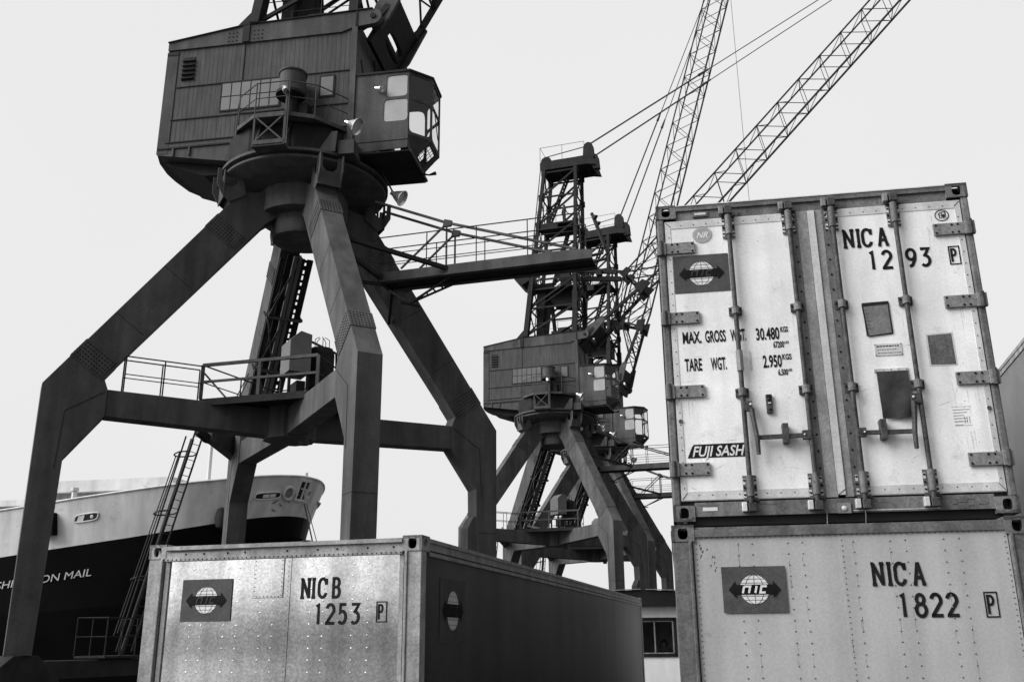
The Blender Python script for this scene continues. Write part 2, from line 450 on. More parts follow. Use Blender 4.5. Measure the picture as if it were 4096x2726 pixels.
def logo(parent, u0, u1, v0, v1, P, letter, light=True):
    b = MB().mat('logo')
    b.add([P(u0, v0, .003), P(u1, v0, .003), P(u1, v1, .003), P(u0, v1, .003)], [(0, 1, 2, 3)])
    lg = b.build('logo', None, parent)
    cx = (u0 + u1) / 2 + 0.0; cy = (v0 + v1) / 2; wd = u1 - u0; h = v1 - v0; r = h * 0.315
    ax = r * (1.0 if wd / h < 1.6 else 1.0)
    asp = wd / h / 1.39                          # squeeze for the side logo
    b = MB().mat('globe')
    n = 40
    ring = [P(cx + r * asp * math.cos(2 * PI * k / n), cy + r * math.sin(2 * PI * k / n), .005) for k in range(n)]
    b.add(ring, [tuple(range(n))])
    b.mat('logo')
    for k in (-0.62, 0, 0.62):
        pts = [(cx + r * asp * k * math.cos(R(a)), cy + r * math.sin(R(a))) for a in range(-88, 89, 8)]
        stroke(b, pts, .0035, P, .0062)
    for vv in (-.72, -.45, .45, .72):
        ww = r * asp * math.sqrt(1 - vv * vv)
        stroke(b, [(cx - ww, cy + vv * r), (cx + ww, cy + vv * r)], .003, P, .0066)
    b.build('globe', None, lg)
    b = MB().mat('logo_dk')
    hw = wd * 0.405; bh = h * 0.105; ah = h * 0.185; al = wd * .115
    poly = [(-hw, 0), (-hw + al, -ah), (-hw + al, -bh), (hw - al, -bh), (hw - al, -ah), (hw, 0), (hw - al, ah), (hw - al, bh), (-hw + al, bh), (-hw + al, ah)]
    b.add([P(cx + x, cy + y, .0085) for x, y in poly], [tuple(range(10))])
    b.build('double_arrow', None, lg)
    b = MB().mat(letter)
    lh = bh * 1.45
    for ch, du in (('n', -.15), ('i', .005), ('c', .062)):
        glyph(b, ch, cx + du * wd * 1.25, cy - lh / 2, lh, P, t=.0145, wscale=1.85 * asp, lift=.011, shear=.28)
    b.build('lettering', None, lg)
    return lg
def marking(parent, s1, s2, P, x1s, x2s, y1=2.145, y2=1.932, h=.152):
    b = MB().mat('ink')
    for ch, u in zip(s1, x1s): glyph(b, ch, u, y1, h, P, t=.0235, wscale=.95, lift=.004)
    b.build('owner_code', None, parent)
    b = MB().mat('ink')
    for ch, u in zip(s2, x2s): glyph(b, ch, u, y2, h, P, t=.024, wscale=1.2, lift=.004)
    b.build('serial_number', None, parent)
def pmark(parent, u, v, P, w_=.08, h=.16):
    b = MB().mat('ink')
    stroke(b, [(u, v), (u + w_, v), (u + w_, v + h), (u, v + h), (u, v)], .009, P, .004)
    glyph(b, 'P', u + .012, v + .018, h - .036, P, t=.016, wscale=.85, lift=.0046)
    b.build('letter_mark', None, parent)
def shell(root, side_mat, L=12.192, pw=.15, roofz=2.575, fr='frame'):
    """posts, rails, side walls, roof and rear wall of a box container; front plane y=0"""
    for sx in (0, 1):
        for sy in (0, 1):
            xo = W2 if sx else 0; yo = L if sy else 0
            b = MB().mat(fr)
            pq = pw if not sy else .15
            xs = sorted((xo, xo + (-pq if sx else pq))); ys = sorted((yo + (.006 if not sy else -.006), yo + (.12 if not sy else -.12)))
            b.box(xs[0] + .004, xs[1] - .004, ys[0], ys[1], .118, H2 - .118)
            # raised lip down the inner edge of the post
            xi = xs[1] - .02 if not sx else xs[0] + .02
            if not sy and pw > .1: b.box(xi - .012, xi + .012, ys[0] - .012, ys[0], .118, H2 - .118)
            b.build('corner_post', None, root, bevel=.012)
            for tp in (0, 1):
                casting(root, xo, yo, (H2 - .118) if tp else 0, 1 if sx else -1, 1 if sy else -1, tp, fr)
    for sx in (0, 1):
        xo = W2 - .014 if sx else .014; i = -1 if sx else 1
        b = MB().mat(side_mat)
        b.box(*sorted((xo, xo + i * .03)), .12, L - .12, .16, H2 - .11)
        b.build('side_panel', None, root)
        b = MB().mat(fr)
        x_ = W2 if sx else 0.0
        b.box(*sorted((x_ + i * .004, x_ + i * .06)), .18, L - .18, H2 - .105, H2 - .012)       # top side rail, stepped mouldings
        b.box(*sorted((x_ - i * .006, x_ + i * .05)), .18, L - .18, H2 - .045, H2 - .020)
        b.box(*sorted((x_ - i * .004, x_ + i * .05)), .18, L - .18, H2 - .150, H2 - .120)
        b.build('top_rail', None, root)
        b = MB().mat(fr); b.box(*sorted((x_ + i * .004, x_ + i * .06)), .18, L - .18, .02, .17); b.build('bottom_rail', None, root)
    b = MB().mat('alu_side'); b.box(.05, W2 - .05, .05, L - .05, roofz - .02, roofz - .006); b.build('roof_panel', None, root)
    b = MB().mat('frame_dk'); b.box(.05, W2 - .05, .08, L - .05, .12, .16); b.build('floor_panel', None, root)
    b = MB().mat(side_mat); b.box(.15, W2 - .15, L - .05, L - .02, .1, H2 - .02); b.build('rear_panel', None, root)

# ---- container 1: bare aluminium, front left
c1 = empty('shipping_container', (-3.0633, 8.1466, 0), -.2661)
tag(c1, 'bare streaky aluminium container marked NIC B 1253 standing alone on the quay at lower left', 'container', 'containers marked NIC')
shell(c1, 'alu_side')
b = MB().mat('frame')
b.box(.162, 2.276, .004, .09, 2.455, 2.540)
b.box(.162, 2.276, -.016, .09, 2.540, 2.572)
b.box(.162, 2.276, -.006, .03, 2.452, 2.472)
b.mat('rivet')
for k in range(52): b.disc((.19 + k * .0407, -.006, 2.462), (0, -1, 0), .006, .004)
for u in (.35, .52, .74, .90, 1.28, 1.55, 1.72, 1.98, 2.2): b.disc((u, .004, 2.505), (0, -1, 0), .009, .005)
b.mat('rubber'); b.box(1.42, 1.46, -.02, .02, 2.5725, 2.582)
b.mat('frame_dk')
for k in range(34):
    u = random.choice((.62, .95, 1.30, 1.72, 1.78, 2.12)) + random.uniform(-.06, .06); zz = random.uniform(2.478, 2.532); a_ = random.uniform(.3, 1.6); ln = random.uniform(.005, .018)
    b.add([(u, .0035 - k * .00002, zz), (u + .005, .0035 - k * .00002, zz), (u + math.cos(a_) * ln, .0035 - k * .00002, zz + math.sin(a_) * ln)], [(0, 1, 2)])
b.box(.20, .95, .0025, .0042, 2.520, 2.536)
b.build('header_rail', None, c1)
b = MB().mat('alu')
b.box(.150, 1.316, .030, .05, .14, 2.456)
b.box(1.320, 2.288, .026, .05, .14, 2.456)
b.mat('rivet')
for j in range(64):
    z = .2 + j * .0352
    if z < 2.44:
        b.disc((.172, .030, z), (0, -1, 0), .0055, .003, 6); b.disc((2.27, .026, z), (0, -1, 0), .0055, .003, 6)
b.mat('alu')
for u in (.43, .53, .74, .85, 1.06, 1.17, 1.50, 1.61, 1.86, 1.99):
    for j in range(24):
        z = 2.385 - j * .09
        if .34 < u < .80 and 1.95 < z < 2.31: continue
        b.disc((u + random.uniform(-.004, .004), .030 if u < 1.3 else .026, z + random.uniform(-.004, .004)), (0, -1, 0), .0075, .0022, 8)
b.mat('frame')
b.box(.162, .200, .016, .0305, .14, 2.452); b.box(2.25, 2.284, .014, .0265, .14, 2.452)
b.mat('rivet'); b.box(1.3155, 1.3205, .0255, .031, .14, 2.45)
for j in range(58): b.disc((1.292, .030, 2.42 - j * .038), (0, -1, 0), .004, .003, 6)
b.build('front_panel', None, c1)
b = MB().mat('alu')
b.box(.99, 1.25, .022, .0295, 2.145, 2.448)
b.mat('plate'); b.box(.986, .990, .024, .0298, 2.141, 2.448); b.box(1.250, 1.254, .024, .0298, 2.141, 2.448); b.box(.990, 1.250, .024, .0298, 2.141, 2.145)
b.mat('rivet')
for j in range(9):
    for u in (1.0, 1.24): b.disc((u, .022, 2.16 + j * .034), (0, -1, 0), .005, .003, 6)
for j in range(7): b.disc((1.02 + j * .033, .022, 2.153), (0, -1, 0), .005, .003, 6)
b.build('patch_plate', None, c1)
P1 = lambda u, v, l=0: V((u, .026 - l, v))
P1l = lambda u, v, l=0: V((u, .0235 - l, v))
logo(c1, .337, .797, 1.967, 2.300, P1l, 'logo_faded')
marking(c1, 'NICB', '1253', P1, (1.412, 1.508, 1.565, 1.685), (1.552, 1.640, 1.745, 1.852), 2.132, 1.934)
pmark(c1, 2.067, 1.945, P1, .082, .148)
SP = lambda u, v, l=0: V((W2 - .014 + l, u, v))
logo(c1, .46, 1.115, 1.79, 2.295, SP, 'logo_faded')

# ---- container 2: white riveted front, lower right
c2 = empty('shipping_container', (1.1500, 7.03, 0), -.166)
tag(c2, 'pale riveted container front marked NIC A 1822, lower of the two stacked at right', 'container', 'containers marked NIC')
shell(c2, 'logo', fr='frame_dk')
b = MB().mat('frame_dk'); b.box(.162, 2.276, .004, .09, 2.503, 2.556); b.box(.162, 2.276, .03, .09, 2.556, 2.574); b.build('header_rail', None, c2)
b = MB().mat('whitepanel')
b.box(.152, 1.165, .022, .05, .14, 2.506); b.box(1.165, 2.286, .019, .05, .14, 2.506)
b.mat('plate')
for j in range(56): b.disc((.172 + j * .0374, .022 if j < 27 else .019, 2.495), (0, -1, 0), .0065, .004, 7)
for j in range(63):
    z = 2.46 - j * .0375
    b.disc((.172, .022, z), (0, -1, 0), .006, .004, 6); b.disc((2.268, .019, z), (0, -1, 0), .006, .004, 6); b.disc((1.185, .019, z), (0, -1, 0), .006, .004, 6)
for u in (.466, .565, .814, .913, 1.262, 1.510, 1.612, 1.866, 1.968):
    for j in range(31): b.disc((u, .022 if u < 1.16 else .019, 2.449 - j * .0758 + random.uniform(-.003, .003)), (0, -1, 0), .0065, .005, 8)
for k in range(40):
    u = random.choice((.466, .565, .814, .913, 1.185, 1.262, 1.51, 1.612, 1.866, 1.968)) + random.uniform(-.006, .006); zz = random.uniform(1.5, 2.46); ln = random.uniform(.04, .16); wd_ = random.uniform(.002, .005)
    if .32 < u < .80 and 1.95 < zz < 2.31: continue
    b.mat('stain_dk' if k % 3 == 0 else 'plate'); y_ = (.0218 if u < 1.165 else .0188) - k * .00001
    b.add([(u - wd_ / 2, y_, zz), (u + wd_ / 2, y_, zz), (u, y_, zz - ln)], [(0, 1, 2)])
b.mat('hw')
for k in range(16):                       # scraped top left corner
    u = random.uniform(.19, .30); zz = random.uniform(2.36, 2.47) - (.1 if u > .26 else 0); b.add([(u, .0215 - k * .00002, zz), (u + .012, .0215 - k * .00002, zz + .004), (u + random.uniform(-.006, .012), .0215 - k * .00002, zz - random.uniform(.008, .03))], [(0, 1, 2)])
b.build('front_panel', None, c2)
P2 = lambda u, v, l=0: V((u, .019 - l, v))
P2l = lambda u, v, l=0: V((u, .0155 - l, v))
logo(c2, .336, .780, 1.971, 2.289, P2l, 'globe')
marking(c2, 'NICA', '1822', P2, (1.363, 1.466, 1.516, 1.635), (1.529, 1.625, 1.727, 1.830), 2.144, 1.932)
pmark(c2, 2.077, 1.926, P2)

# ---- container 3: white doors, upper right
c3 = empty('shipping_container', (1.2008, 7.2034, H2 + .045), -.1645)
tag(c3, 'white double-doored container marked NIC A 1293, upper of the two stacked at right', 'container', 'containers marked NIC')
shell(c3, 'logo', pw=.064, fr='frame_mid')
b = MB().mat('frame_mid')
b.box(.162, 2.276, .02, .10, 2.452, 2.535)
b.mat('frame_dk'); b.box(.162, 2.276, .002, .10, 2.535, 2.580)
b.mat('edge'); b.box(.162, 2.276, -.004, .02, 2.575, 2.583)
b.mat('frame_dk'); b.box(.30, .42, .006, .021, 2.475, 2.520); b.mat('edge'); b.box(.315, .405, .002, .0065, 2.488, 2.506)
b.build('header_rail', None, c3)
b = MB().mat('frame_mid')
b.box(.162, 2.276, .012, .10, .035, .140)
b.mat('edge'); b.box(.22, .33, .008, .013, .075, .102)
b.box(1.30, 1.9, .009, .0125, .045, .052)
b.mat('frame_dk'); b.box(.2, .34, .010, .0125, .115, .125); b.box(.66, .78, .010, .0125, .112, .122); b.box(1.47, 1.56, .010, .0125, .105, .118)
for k in range(14):
    u = 1.98 + random.random() * .2; b.box(u, u + .03 + random.random() * .04, .0095 - k * .0001, .0125, .06 + random.random() * .05, .068 + random.random() * .05 + .004)
b.mat('hinge'); b.box(1.190, 1.282, -.004, .014, .030, .105)
b.mat('edge'); b.disc((1.236, -.004, .065), (0, -1, 0), .020, .012, 14)
b.mat('hw')
b.build('bottom_sill', None, c3)
b = MB().mat('black'); b.box(.1, 2.33, .05, .14, -.03, .035); b.build('gap_shade_strip', None, c3)  # black strip put in as the shade between the stacked containers
def door(x0, x1, flip):
    """one door leaf between x0 and x1; flip = hinges on the right"""
    f = (lambda u: u) if not flip else (lambda u: 2.438 - u)
    b = MB().mat('whitedoor')
    xs = sorted((f(.068), f(1.118)))
    b.box(xs[0], xs[1], .018, .06, .155, 2.452)
    # bright edge frame strips: along hinge side, top and bottom
    b.mat('edge')
    a = sorted((f(.070), f(.112))); b.box(a[0], a[1], .014, .0185, .16, 2.448)
    a = sorted((f(.112), f(1.03))); b.box(a[0], a[1], .0140, .0185, 2.385, 2.448); b.box(a[0], a[1], .0140, .0185, .16, .225)
    b.mat('rivet')
    for k in range(22):
        b.disc((f(.096), .014, .25 + k * .098), (0, -1, 0), .005, .004, 6)
    for k in range(9): b.disc((f(.2 + k * .1), .014, 2.41), (0, -1, 0), .005, .003, 6); b.disc((f(.2 + k * .1), .014, .195), (0, -1, 0), .005, .003, 6)
    # dark miter lines in the corners
    b.bar((f(.075), .0135, 2.44), (f(.115), .0135, 2.40), .004, .004); b.bar((f(.075), .0135, .165), (f(.115), .0135, .215), .004, .004)
    b.mat('frame_dk'); a = sorted((f(1.072), f(1.118))); b.box(a[0], a[1], .004, .0185, .16, 2.45)
    b.mat('frame_dk'); a = sorted((f(.0545), f(.0675))); b.box(a[0], a[1], .03, .06, .155, 2.45)
    b.mat('rivet')
    for k in range(18): b.disc((f(1.098), .004, .24 + k * .127), (0, -1, 0), .009, .006, 8)
    # drips below fittings, scuffs
    for z0 in (2.26, 1.59, .96, .60, 2.38):
        for k in range(7):
            u = random.choice((.578, 1.052, .2, .28)) + random.uniform(-.05, .05); ln = random.uniform(.05, .30); wd_ = random.uniform(.0015, .004)
            b.mat(random.choice(('stain', 'stain', 'stain_dk')))
            zz = z0 + random.uniform(-.05, .02)
            b.add([(f(u), .0176, zz), (f(u + wd_), .0176, zz), (f(u + wd_ * .4), .0176, zz - ln)], [(0, 1, 2)])
    for k in range(46):
        u = random.uniform(.13, 1.02); zz = random.uniform(.2, 1.5) ** 1.0; a_ = random.uniform(-.5, .5) + (PI / 2 if random.random() < .7 else 0); ln = random.uniform(.02, .09); t_ = random.uniform(.0012, .003)
        b.mat('stain'); dx, dz = math.cos(a_) * ln, math.sin(a_) * ln
        b.add([(f(u - dx), .0178 - k * .00001, zz - dz), (f(u), .0178 - k * .00001, zz + t_), (f(u + dx), .0178 - k * .00001, zz + dz), (f(u), .0178 - k * .00001, zz - t_)], [(0, 1, 2, 3)])
    b.mat('hw')
    for k in range(26):
        u = random.uniform(.15, 1.0); z = random.choice((random.uniform(.25, 1.0), random.uniform(.25, 2.3)))
        b.disc((f(u), .018, z), (0, -1, 0), random.uniform(.0015, .004), .001, 5)
    d = b.build('door', None, c3)
    for z in (2.205, 1.605, 1.0, .392):
        b = MB().mat('hinge')
        a = sorted((f(.066), f(.297))); b.box(a[0], a[1], -.006, .012, z - .048, z + .048)
        a = sorted((f(-.008), f(.066))); b.box(a[0], a[1], -.018, .02, z - .054, z + .054)
        b.mat('hw'); b.tube([(f(.028), -.022, z - .062), (f(.028), -.022, z + .062)], .017, 10)
        b.mat('rivet')
        for u in (.115, .160, .278):
            for dz in (-.032, .032): b.disc((f(u), -.006, z + dz), (0, -1, 0), .010, .006, 8)
        b.build('hinge', None, d, bevel=.003)
    for u, hz in ((.578, None), (1.052, .61)):
        b = MB().mat('hw')
        b.tube([(f(u), -.028, .10), (f(u), -.028, 2.50)], .0185, 12)
        b.mat('frame_mid')
        for za, zb in ((2.285, 2.45), (.17, .325)):       # sleeves
            b.tube([(f(u), -.028, za), (f(u), -.028, zb)], .027, 12)
        lr = b.build('lock_rod', None, d, smooth=True)
        for za, zb in ((2.265, 2.452), (.15, .33)):
            b = MB()
            b.mat('frame_dk'); b.box(f(u) - .050, f(u) + .050, .006, .0135, za, zb)
            b.mat('edge')
            for su in (-1, 1):
                for q in (.2, .75):
                    zz = za + (zb - za) * q
                    a = sorted((f(u) + su * .030, f(u) + su * .049)); b.box(a[0], a[1], .0025, .0065, zz - .022, zz + .022)
            b.mat('rivet')
            for su in (-1, 1):
                for q in (.2, .5, .8): b.disc((f(u) + su * .040, .0025, za + (zb - za) * q), (0, -1, 0), .009, .006, 8)
            b.build('rod_bracket', None, lr)
        for z in (1.632, .967):
            b = MB()
            b.mat('hw'); b.box(f(u) - .050, f(u) + .050, -.004, .0135, z - .034, z + .034)
            b.mat('frame_mid'); b.tube([(f(u), -.028, z - .03), (f(u), -.028, z + .03)], .030, 12)
            b.mat('rivet')
            for su in (-1, 1): b.disc((f(u) + su * .038, -.004, z + .012), (0, -1, 0), .009, .006, 8)
            b.build('rod_guide', None, lr)
        for zk, s in ((2.50, 1), (.092, -1)):
            b = MB()
            b.mat('hw'); b.box(f(u) - .024, f(u) + .034, -.052, -.004, zk - .036, zk + .030)
            b.mat('hinge' if s > 0 else 'edge'); b.box(f(u) - .070, f(u) - .034, -.040, .012, zk - .032, zk + .036)
            b.mat('hw'); b.box(f(u) - .055, f(u) + .06, -.02, .012, zk - .046 * s - .005, zk - .046 * s + .005)
            b.build('cam_keeper', None, lr, bevel=.004)
    # handles: one along the inner rod's bar to the outer rod, one hanging down
    b = MB().mat('hw')
    b.box(*sorted((f(1.052), f(.990))), -.05, -.008, .580, .648)
    b.bar((f(1.0), -.040, .610), (f(.655), -.040, .606), .020, .034)
    b.box(f(.868) - .022, f(.868) + .022, -.064, .014, .556, .705)
    b.mat('edge'); b.disc((f(1.004), -.05, .614), (0, -1, 0), .009, .008, 8)
    b.build('door_handle', None, d, bevel=.004)
    b = MB().mat('hw')
    uh = .578
    b.box(*sorted((f(uh), f(uh + .062))), -.056, -.008, .815, .890)
    b.mat('hw')
    b.tube([(f(uh + .055), -.052, .83), (f(uh + .062), -.056, .74), (f(uh + .078), -.06, .60), (f(uh + .080), -.055, .475)], [.020, .019, .019, .016], 8)
    b.mat('edge'); b.disc((f(uh + .052), -.056, .862), (0, -1, 0), .011, .008, 10)
    b.build('door_handle', None, d)
    return d
dl = door(.07, 1.118, False)
dr_ = door(1.32, 2.37, True)
# centre overlap strips
b = MB().mat('strip')
b.box(1.1205, 1.204, .010, .05, .150, 2.455); b.box(1.258, 1.3175, .010, .05, .150, 2.455)
b.mat('edge'); b.box(1.204, 1.258, -.002, .05, .165, 2.45)
b.mat('frame_dk'); b.box(1.1175, 1.1205, .016, .05, .15, 2.455); b.box(1.3175, 1.3205, .016, .05, .15, 2.455)
b.box(1.2005, 1.2045, .007, .0105, .16, 2.45); b.box(1.2575, 1.2625, .007, .0105, .16, 2.45)
b.bar((1.205, -.003, .166), (1.257, -.003, .205), .005, .004)
b.build('door_seal', None, c3)
P3 = lambda u, v, l=0: V((u, .018 - l, v))
logo(dl, .117, .557, 1.816, 2.140, P3, 'logo_faded')
b = MB().mat('seal'); n = 32
b.add([P3(.366 + .074 * math.cos(2 * PI * k / n), 2.314 + .069 * math.sin(2 * PI * k / n), .003) for k in range(n)], [tuple(range(n))])
b.mat('globe'); text(b, 'NR', .318, 2.288, .052, P3, .094, .002, .35, .0045)
stroke(b, arc(.366, 2.314, .064, .060, 0, 360, 32), .002, P3, .0045)
b.mat('seal')
stroke(b, arc(.366, 2.314, .079, .074, 0, 360, 32), .0022, P3, .004)
b.build('round_seal', None, dl)
for st, u, v, h, fw_, bo in (('MAX.', .154, 1.396, .096, .145, .0035), ('GROSS', .329, 1.396, .096, .160, .0035), ('WGT.', .525, 1.395, .096, .121, .0035), ('30.480', .721, 1.391, .098, .178, .0035), ('KGS', .909, 1.445, .044, .058, .002), ('67200', .845, 1.321, .051, .082, .002), ('LBS', .930, 1.350, .020, .034, .0007)):
    b = MB().mat('ink'); text(b, st, u, v, h, P3, fw_, bo, 0, .003); b.build('weight_lettering', None, dl)
for st, u, v, h, fw_, bo in (('TARE', .157, 1.170, .100, .133, .0035), ('WGT.', .358, 1.169, .100, .121, .0035), ('2.950', .755, 1.166, .098, .142, .0035), ('KGS', .903, 1.222, .044, .070, .002), ('6.500', .862, 1.098, .048, .074, .002), ('LBS', .938, 1.127, .020, .030, .0007)):
    b = MB().mat('ink'); text(b, st, u, v, h, P3, fw_, bo, 0, .003); b.build('weight_lettering', None, dl)
b = MB().mat('ink')
pl = [(.133, .479), (.172, .566), (.186, .582), (.566, .584), (.566, .479)]
b.add([P3(x, y, .003) for x, y in pl], [tuple(range(5))])
b.mat('globe'); text(b, 'FUJI SASH', .172, .490, .080, P3, .392, .002, .30, .0045)
b.build('maker_plate', None, dl)
b = MB().mat('plate')
b.tube([(.578, -.028, 1.135), (.578, -.028, 1.30)], .0275, 10)
b.mat('edge')
for k in range(5): b.box(.6535 + k * .004, .656 + k * .004, .0155, .0175, 1.14 + k * .004, 1.305 - k * .003)
b.build('tape', None, dl)
b = MB().mat('hw'); b.box(.750, .796, -.012, .018, .800, .945); b.mat('black'); b.disc((.772, -.012, .905), (0, -1, 0), .014, .012, 10); b.box(.755, .79, -.018, -.012, .92, .942)
b.mat('edge'); b.box(.762, .786, -.02, -.012, .868, .880); b.mat('black'); b.disc((.775, -.012, .828), (0, -1, 0), .012, .01, 10)
b.build('handle_latch', None, dl, bevel=.003)
marking(dr_, 'NICA', '1293', P3, (1.460, 1.562, 1.606, 1.722), (1.642, 1.735, 1.915, 2.020), 2.110, 1.914)
pmark(dr_, 2.233, 1.915, P3, .076, .146)
b = MB().mat('ink')
kc, kr = (2.223, 2.330), .05
stroke(b, arc(kc[0], kc[1], kr, .046, 0, 360, 28), .007, P3, .003)
kz = .0085
K = lambda x, y: (kc[0] + (x - .5) * .062, kc[1] + (y - .5) * .062)
for i, st in enumerate([[(.30, .95), (.08, .55)], [(.21, .70), (.21, .05)], [(.45, .95), (.45, .60), (.92, .60), (.92, .95), (.45, .95)], [(.36, .44), (1.0, .44)], [(.68, .60), (.68, .02)], [(.66, .42), (.36, .10)], [(.70, .42), (1.0, .10)]]):
    stroke(b, [K(*p) for p in st], .0065, P3, .003 + i * .0003)
b.build('circled_character', None, dr_)
b = MB().mat('plate')
b.add([P3(1.545, 1.372, .006), P3(1.732, 1.386, .006), P3(1.728, 1.628, .006), P3(1.541, 1.632, .006)], [(0, 1, 2, 3)])
b.mat('black')
for p, q in (((1.538, 1.634), (1.735, 1.640)), ((1.733, 1.640), (1.738, 1.382)), ((1.738, 1.384), (1.560, 1.367)), ((1.556, 1.370), (1.540, 1.632))):
    stroke(b, [p, q], .011, P3, .0075 + random.random() * .001)
b.add([P3(1.545, 1.612, .0095), P3(1.730, 1.622, .0095), P3(1.728, 1.640, .0095), P3(1.540, 1.636, .0095)], [(0, 1, 2, 3)])
for k in range(6): stroke(b, [(1.560, 1.58 - k * .03), (1.575 + (.012 if k > 2 else 0), 1.58 - k * .03)], .003, P3, .0075)
b.build('document_holder', None, dr_)
b = MB().mat('edge')
b.box(1.592, 1.790, .0125, .018, 1.210, 1.304)
b.mat('rivet')
for u in (1.597, 1.785):
    for z in (1.216, 1.298): b.disc((u, .0125, z), (0, -1, 0), .004, .003, 6)
PL = lambda u, v, l=0: V((u, .0125 - l, v))
for k, (a, c) in enumerate(((1.606, 1.765), (1.612, 1.745), (1.612, 1.77))):
    u = a
    while u < c:
        wl = random.uniform(.008, .024); stroke(b, [(u, 1.283 - k * .027), (u + wl, 1.283 - k * .027)], .009 if k == 0 else .0045, PL, .0012); u += wl + .005
b.build('data_plate', None, dr_)
b = MB().mat('edge'); b.add([P3(1.972, 1.108, .002), P3(2.170, 1.106, .002), P3(2.168, 1.368, .002), P3(1.972, 1.362, .002)], [(0, 1, 2, 3)])
b.mat('plate_dk'); b.add([P3(1.984, 1.120, .004), P3(2.160, 1.116, .004), P3(2.157, 1.356, .004), P3(1.985, 1.350, .004)], [(0, 1, 2, 3)])
b.build('torn_notice', None, dr_)
# hanging cloth flap with soft folds
b = MB().mat('edge'); b.box(1.567, 1.812, .008, .018, 1.082, 1.106)
b.mat('rivet')
for k in range(5): b.disc((1.58 + k * .055, .008, 1.094), (0, -1, 0), .004, .003, 6)
b.mat('cloth')
nx, ny = 12, 16; vs = []
for j in range(ny + 1):
    for i in range(nx + 1):
        q = j / ny; x = i / nx
        u = 1.581 + x * (.228 + .004 * q) + .004 * q * math.sin(5 * x); z = 1.084 - q * .362 - .006 * math.sin(3 * x + 1) * q
        vs.append((u, .006 - .018 * q - .010 * q * math.sin(7 * x + 3 * q) - .006 * math.sin(9 * q + 2 * x) * q, z))
b.add(vs, [(j * (nx + 1) + i, j * (nx + 1) + i + 1, (j + 1) * (nx + 1) + i + 1, (j + 1) * (nx + 1) + i) for j in range(ny) for i in range(nx)])
b.build('cloth_flap', None, dr_, smooth=True)
b = MB().mat('plate')
for k in range(5): stroke(b, [(2.085, .765 - k * .022), (2.085 + random.uniform(.07, .12), .766 - k * .022)], .0035, P3, .0025)
for k in range(3): stroke(b, [(2.09, .70 - k * .024), (2.145, .70 - k * .024)], .003, P3, .0025)
for k in range(3): stroke(b, [(2.160 + k * .017, .715), (2.160 + k * .017, .66)], .003, P3, .0025)
stroke(b, [(2.078, .788), (2.215, .787)], .002, P3, .0025); stroke(b, [(2.080, .646), (2.21, .646)], .002, P3, .0025)
b.build('faded_label', None, dr_)
for par, u in ((dl, .098), (dr_, 2.340)):
    b = MB().mat('hw'); b.lathe([(.007, 0), (.015, 0), (.015, .008), (.007, .008), (.007, 0)], (u, .014, .768), (0, -1, 0), 12); b.build('eye_bolt', None, par)
# thin chains hanging from the sill
for u in (1.105, 1.375):
    b = MB().mat('hinge'); b.tube([(u, -.012, .09), (u + .004, -.014, .02), (u - .002, -.012, -.05), (u + .003, -.012, -.11)], .003, 5); b.build('chain', None, c3)

# ---- containers 4 and 5: grey stack at the right edge
for k in range(2):
    c4 = empty('shipping_container', (5.35, 7.98, k * (H2 + .03)), R(-14.9))
    tag(c4, ('plain grey container at the right edge of the picture, upper one beside the white-doored container',
             'plain grey container at the right edge, lower one beside container NIC A 1822')[1 - k] if k == 0 else
        'plain grey container at the right edge of the picture, upper one beside the white-doored container', 'container', 'plain grey containers')
    L = 12.192
    for sx in (0, 1):
        b = MB().mat('frame'); x_ = W2 if sx else 0; i = -1 if sx else 1
        b.box(*sorted((x_, x_ + i * .07)), .18, L - .18, H2 - .12, H2 - .01); b.box(*sorted((x_ - i * .008, x_ + i * .05)), .18, L - .18, H2 - .06, H2 - .03); b.build('top_rail', None, c4)
        b = MB().mat('frame'); b.box(*sorted((x_, x_ + i * .07)), .18, L - .18, .02, .17); b.build('bottom_rail', None, c4)
        b = MB().mat('boxgrey'); b.box(*sorted((x_ + i * .012, x_ + i * .04)), .1, L - .1, .15, H2 - .1)
        for j in range(26): b.disc((x_ + i * .012, .4 + j * .45, H2 - .16), (-i, 0, 0), .01, .005, 6)
        b.build('side_panel', None, c4)
        for sy in (0, 1):
            yo = L if sy else 0
            b = MB().mat('frame'); b.box(*sorted((x_ + i * .003, x_ + i * .15)), *sorted((yo, yo + (-.14 if sy else .14))), .118, H2 - .118); b.build('corner_post', None, c4, bevel=.01)
            for tp in (0, 1): casting(c4, x_, yo, (H2 - .118) if tp else 0, 1 if sx else -1, 1 if sy else -1, tp)
    b = MB().mat('boxgrey'); b.box(.04, W2 - .04, .03, .06, .1, H2 - .03); b.box(.04, W2 - .04, L - .06, L - .03, .1, H2 - .03); b.build('end_panel', None, c4)
    b = MB().mat('alu_side'); b.box(.03, W2 - .03, .03, L - .03, H2 - .03, H2 - .014); b.build('roof_panel', None, c4)


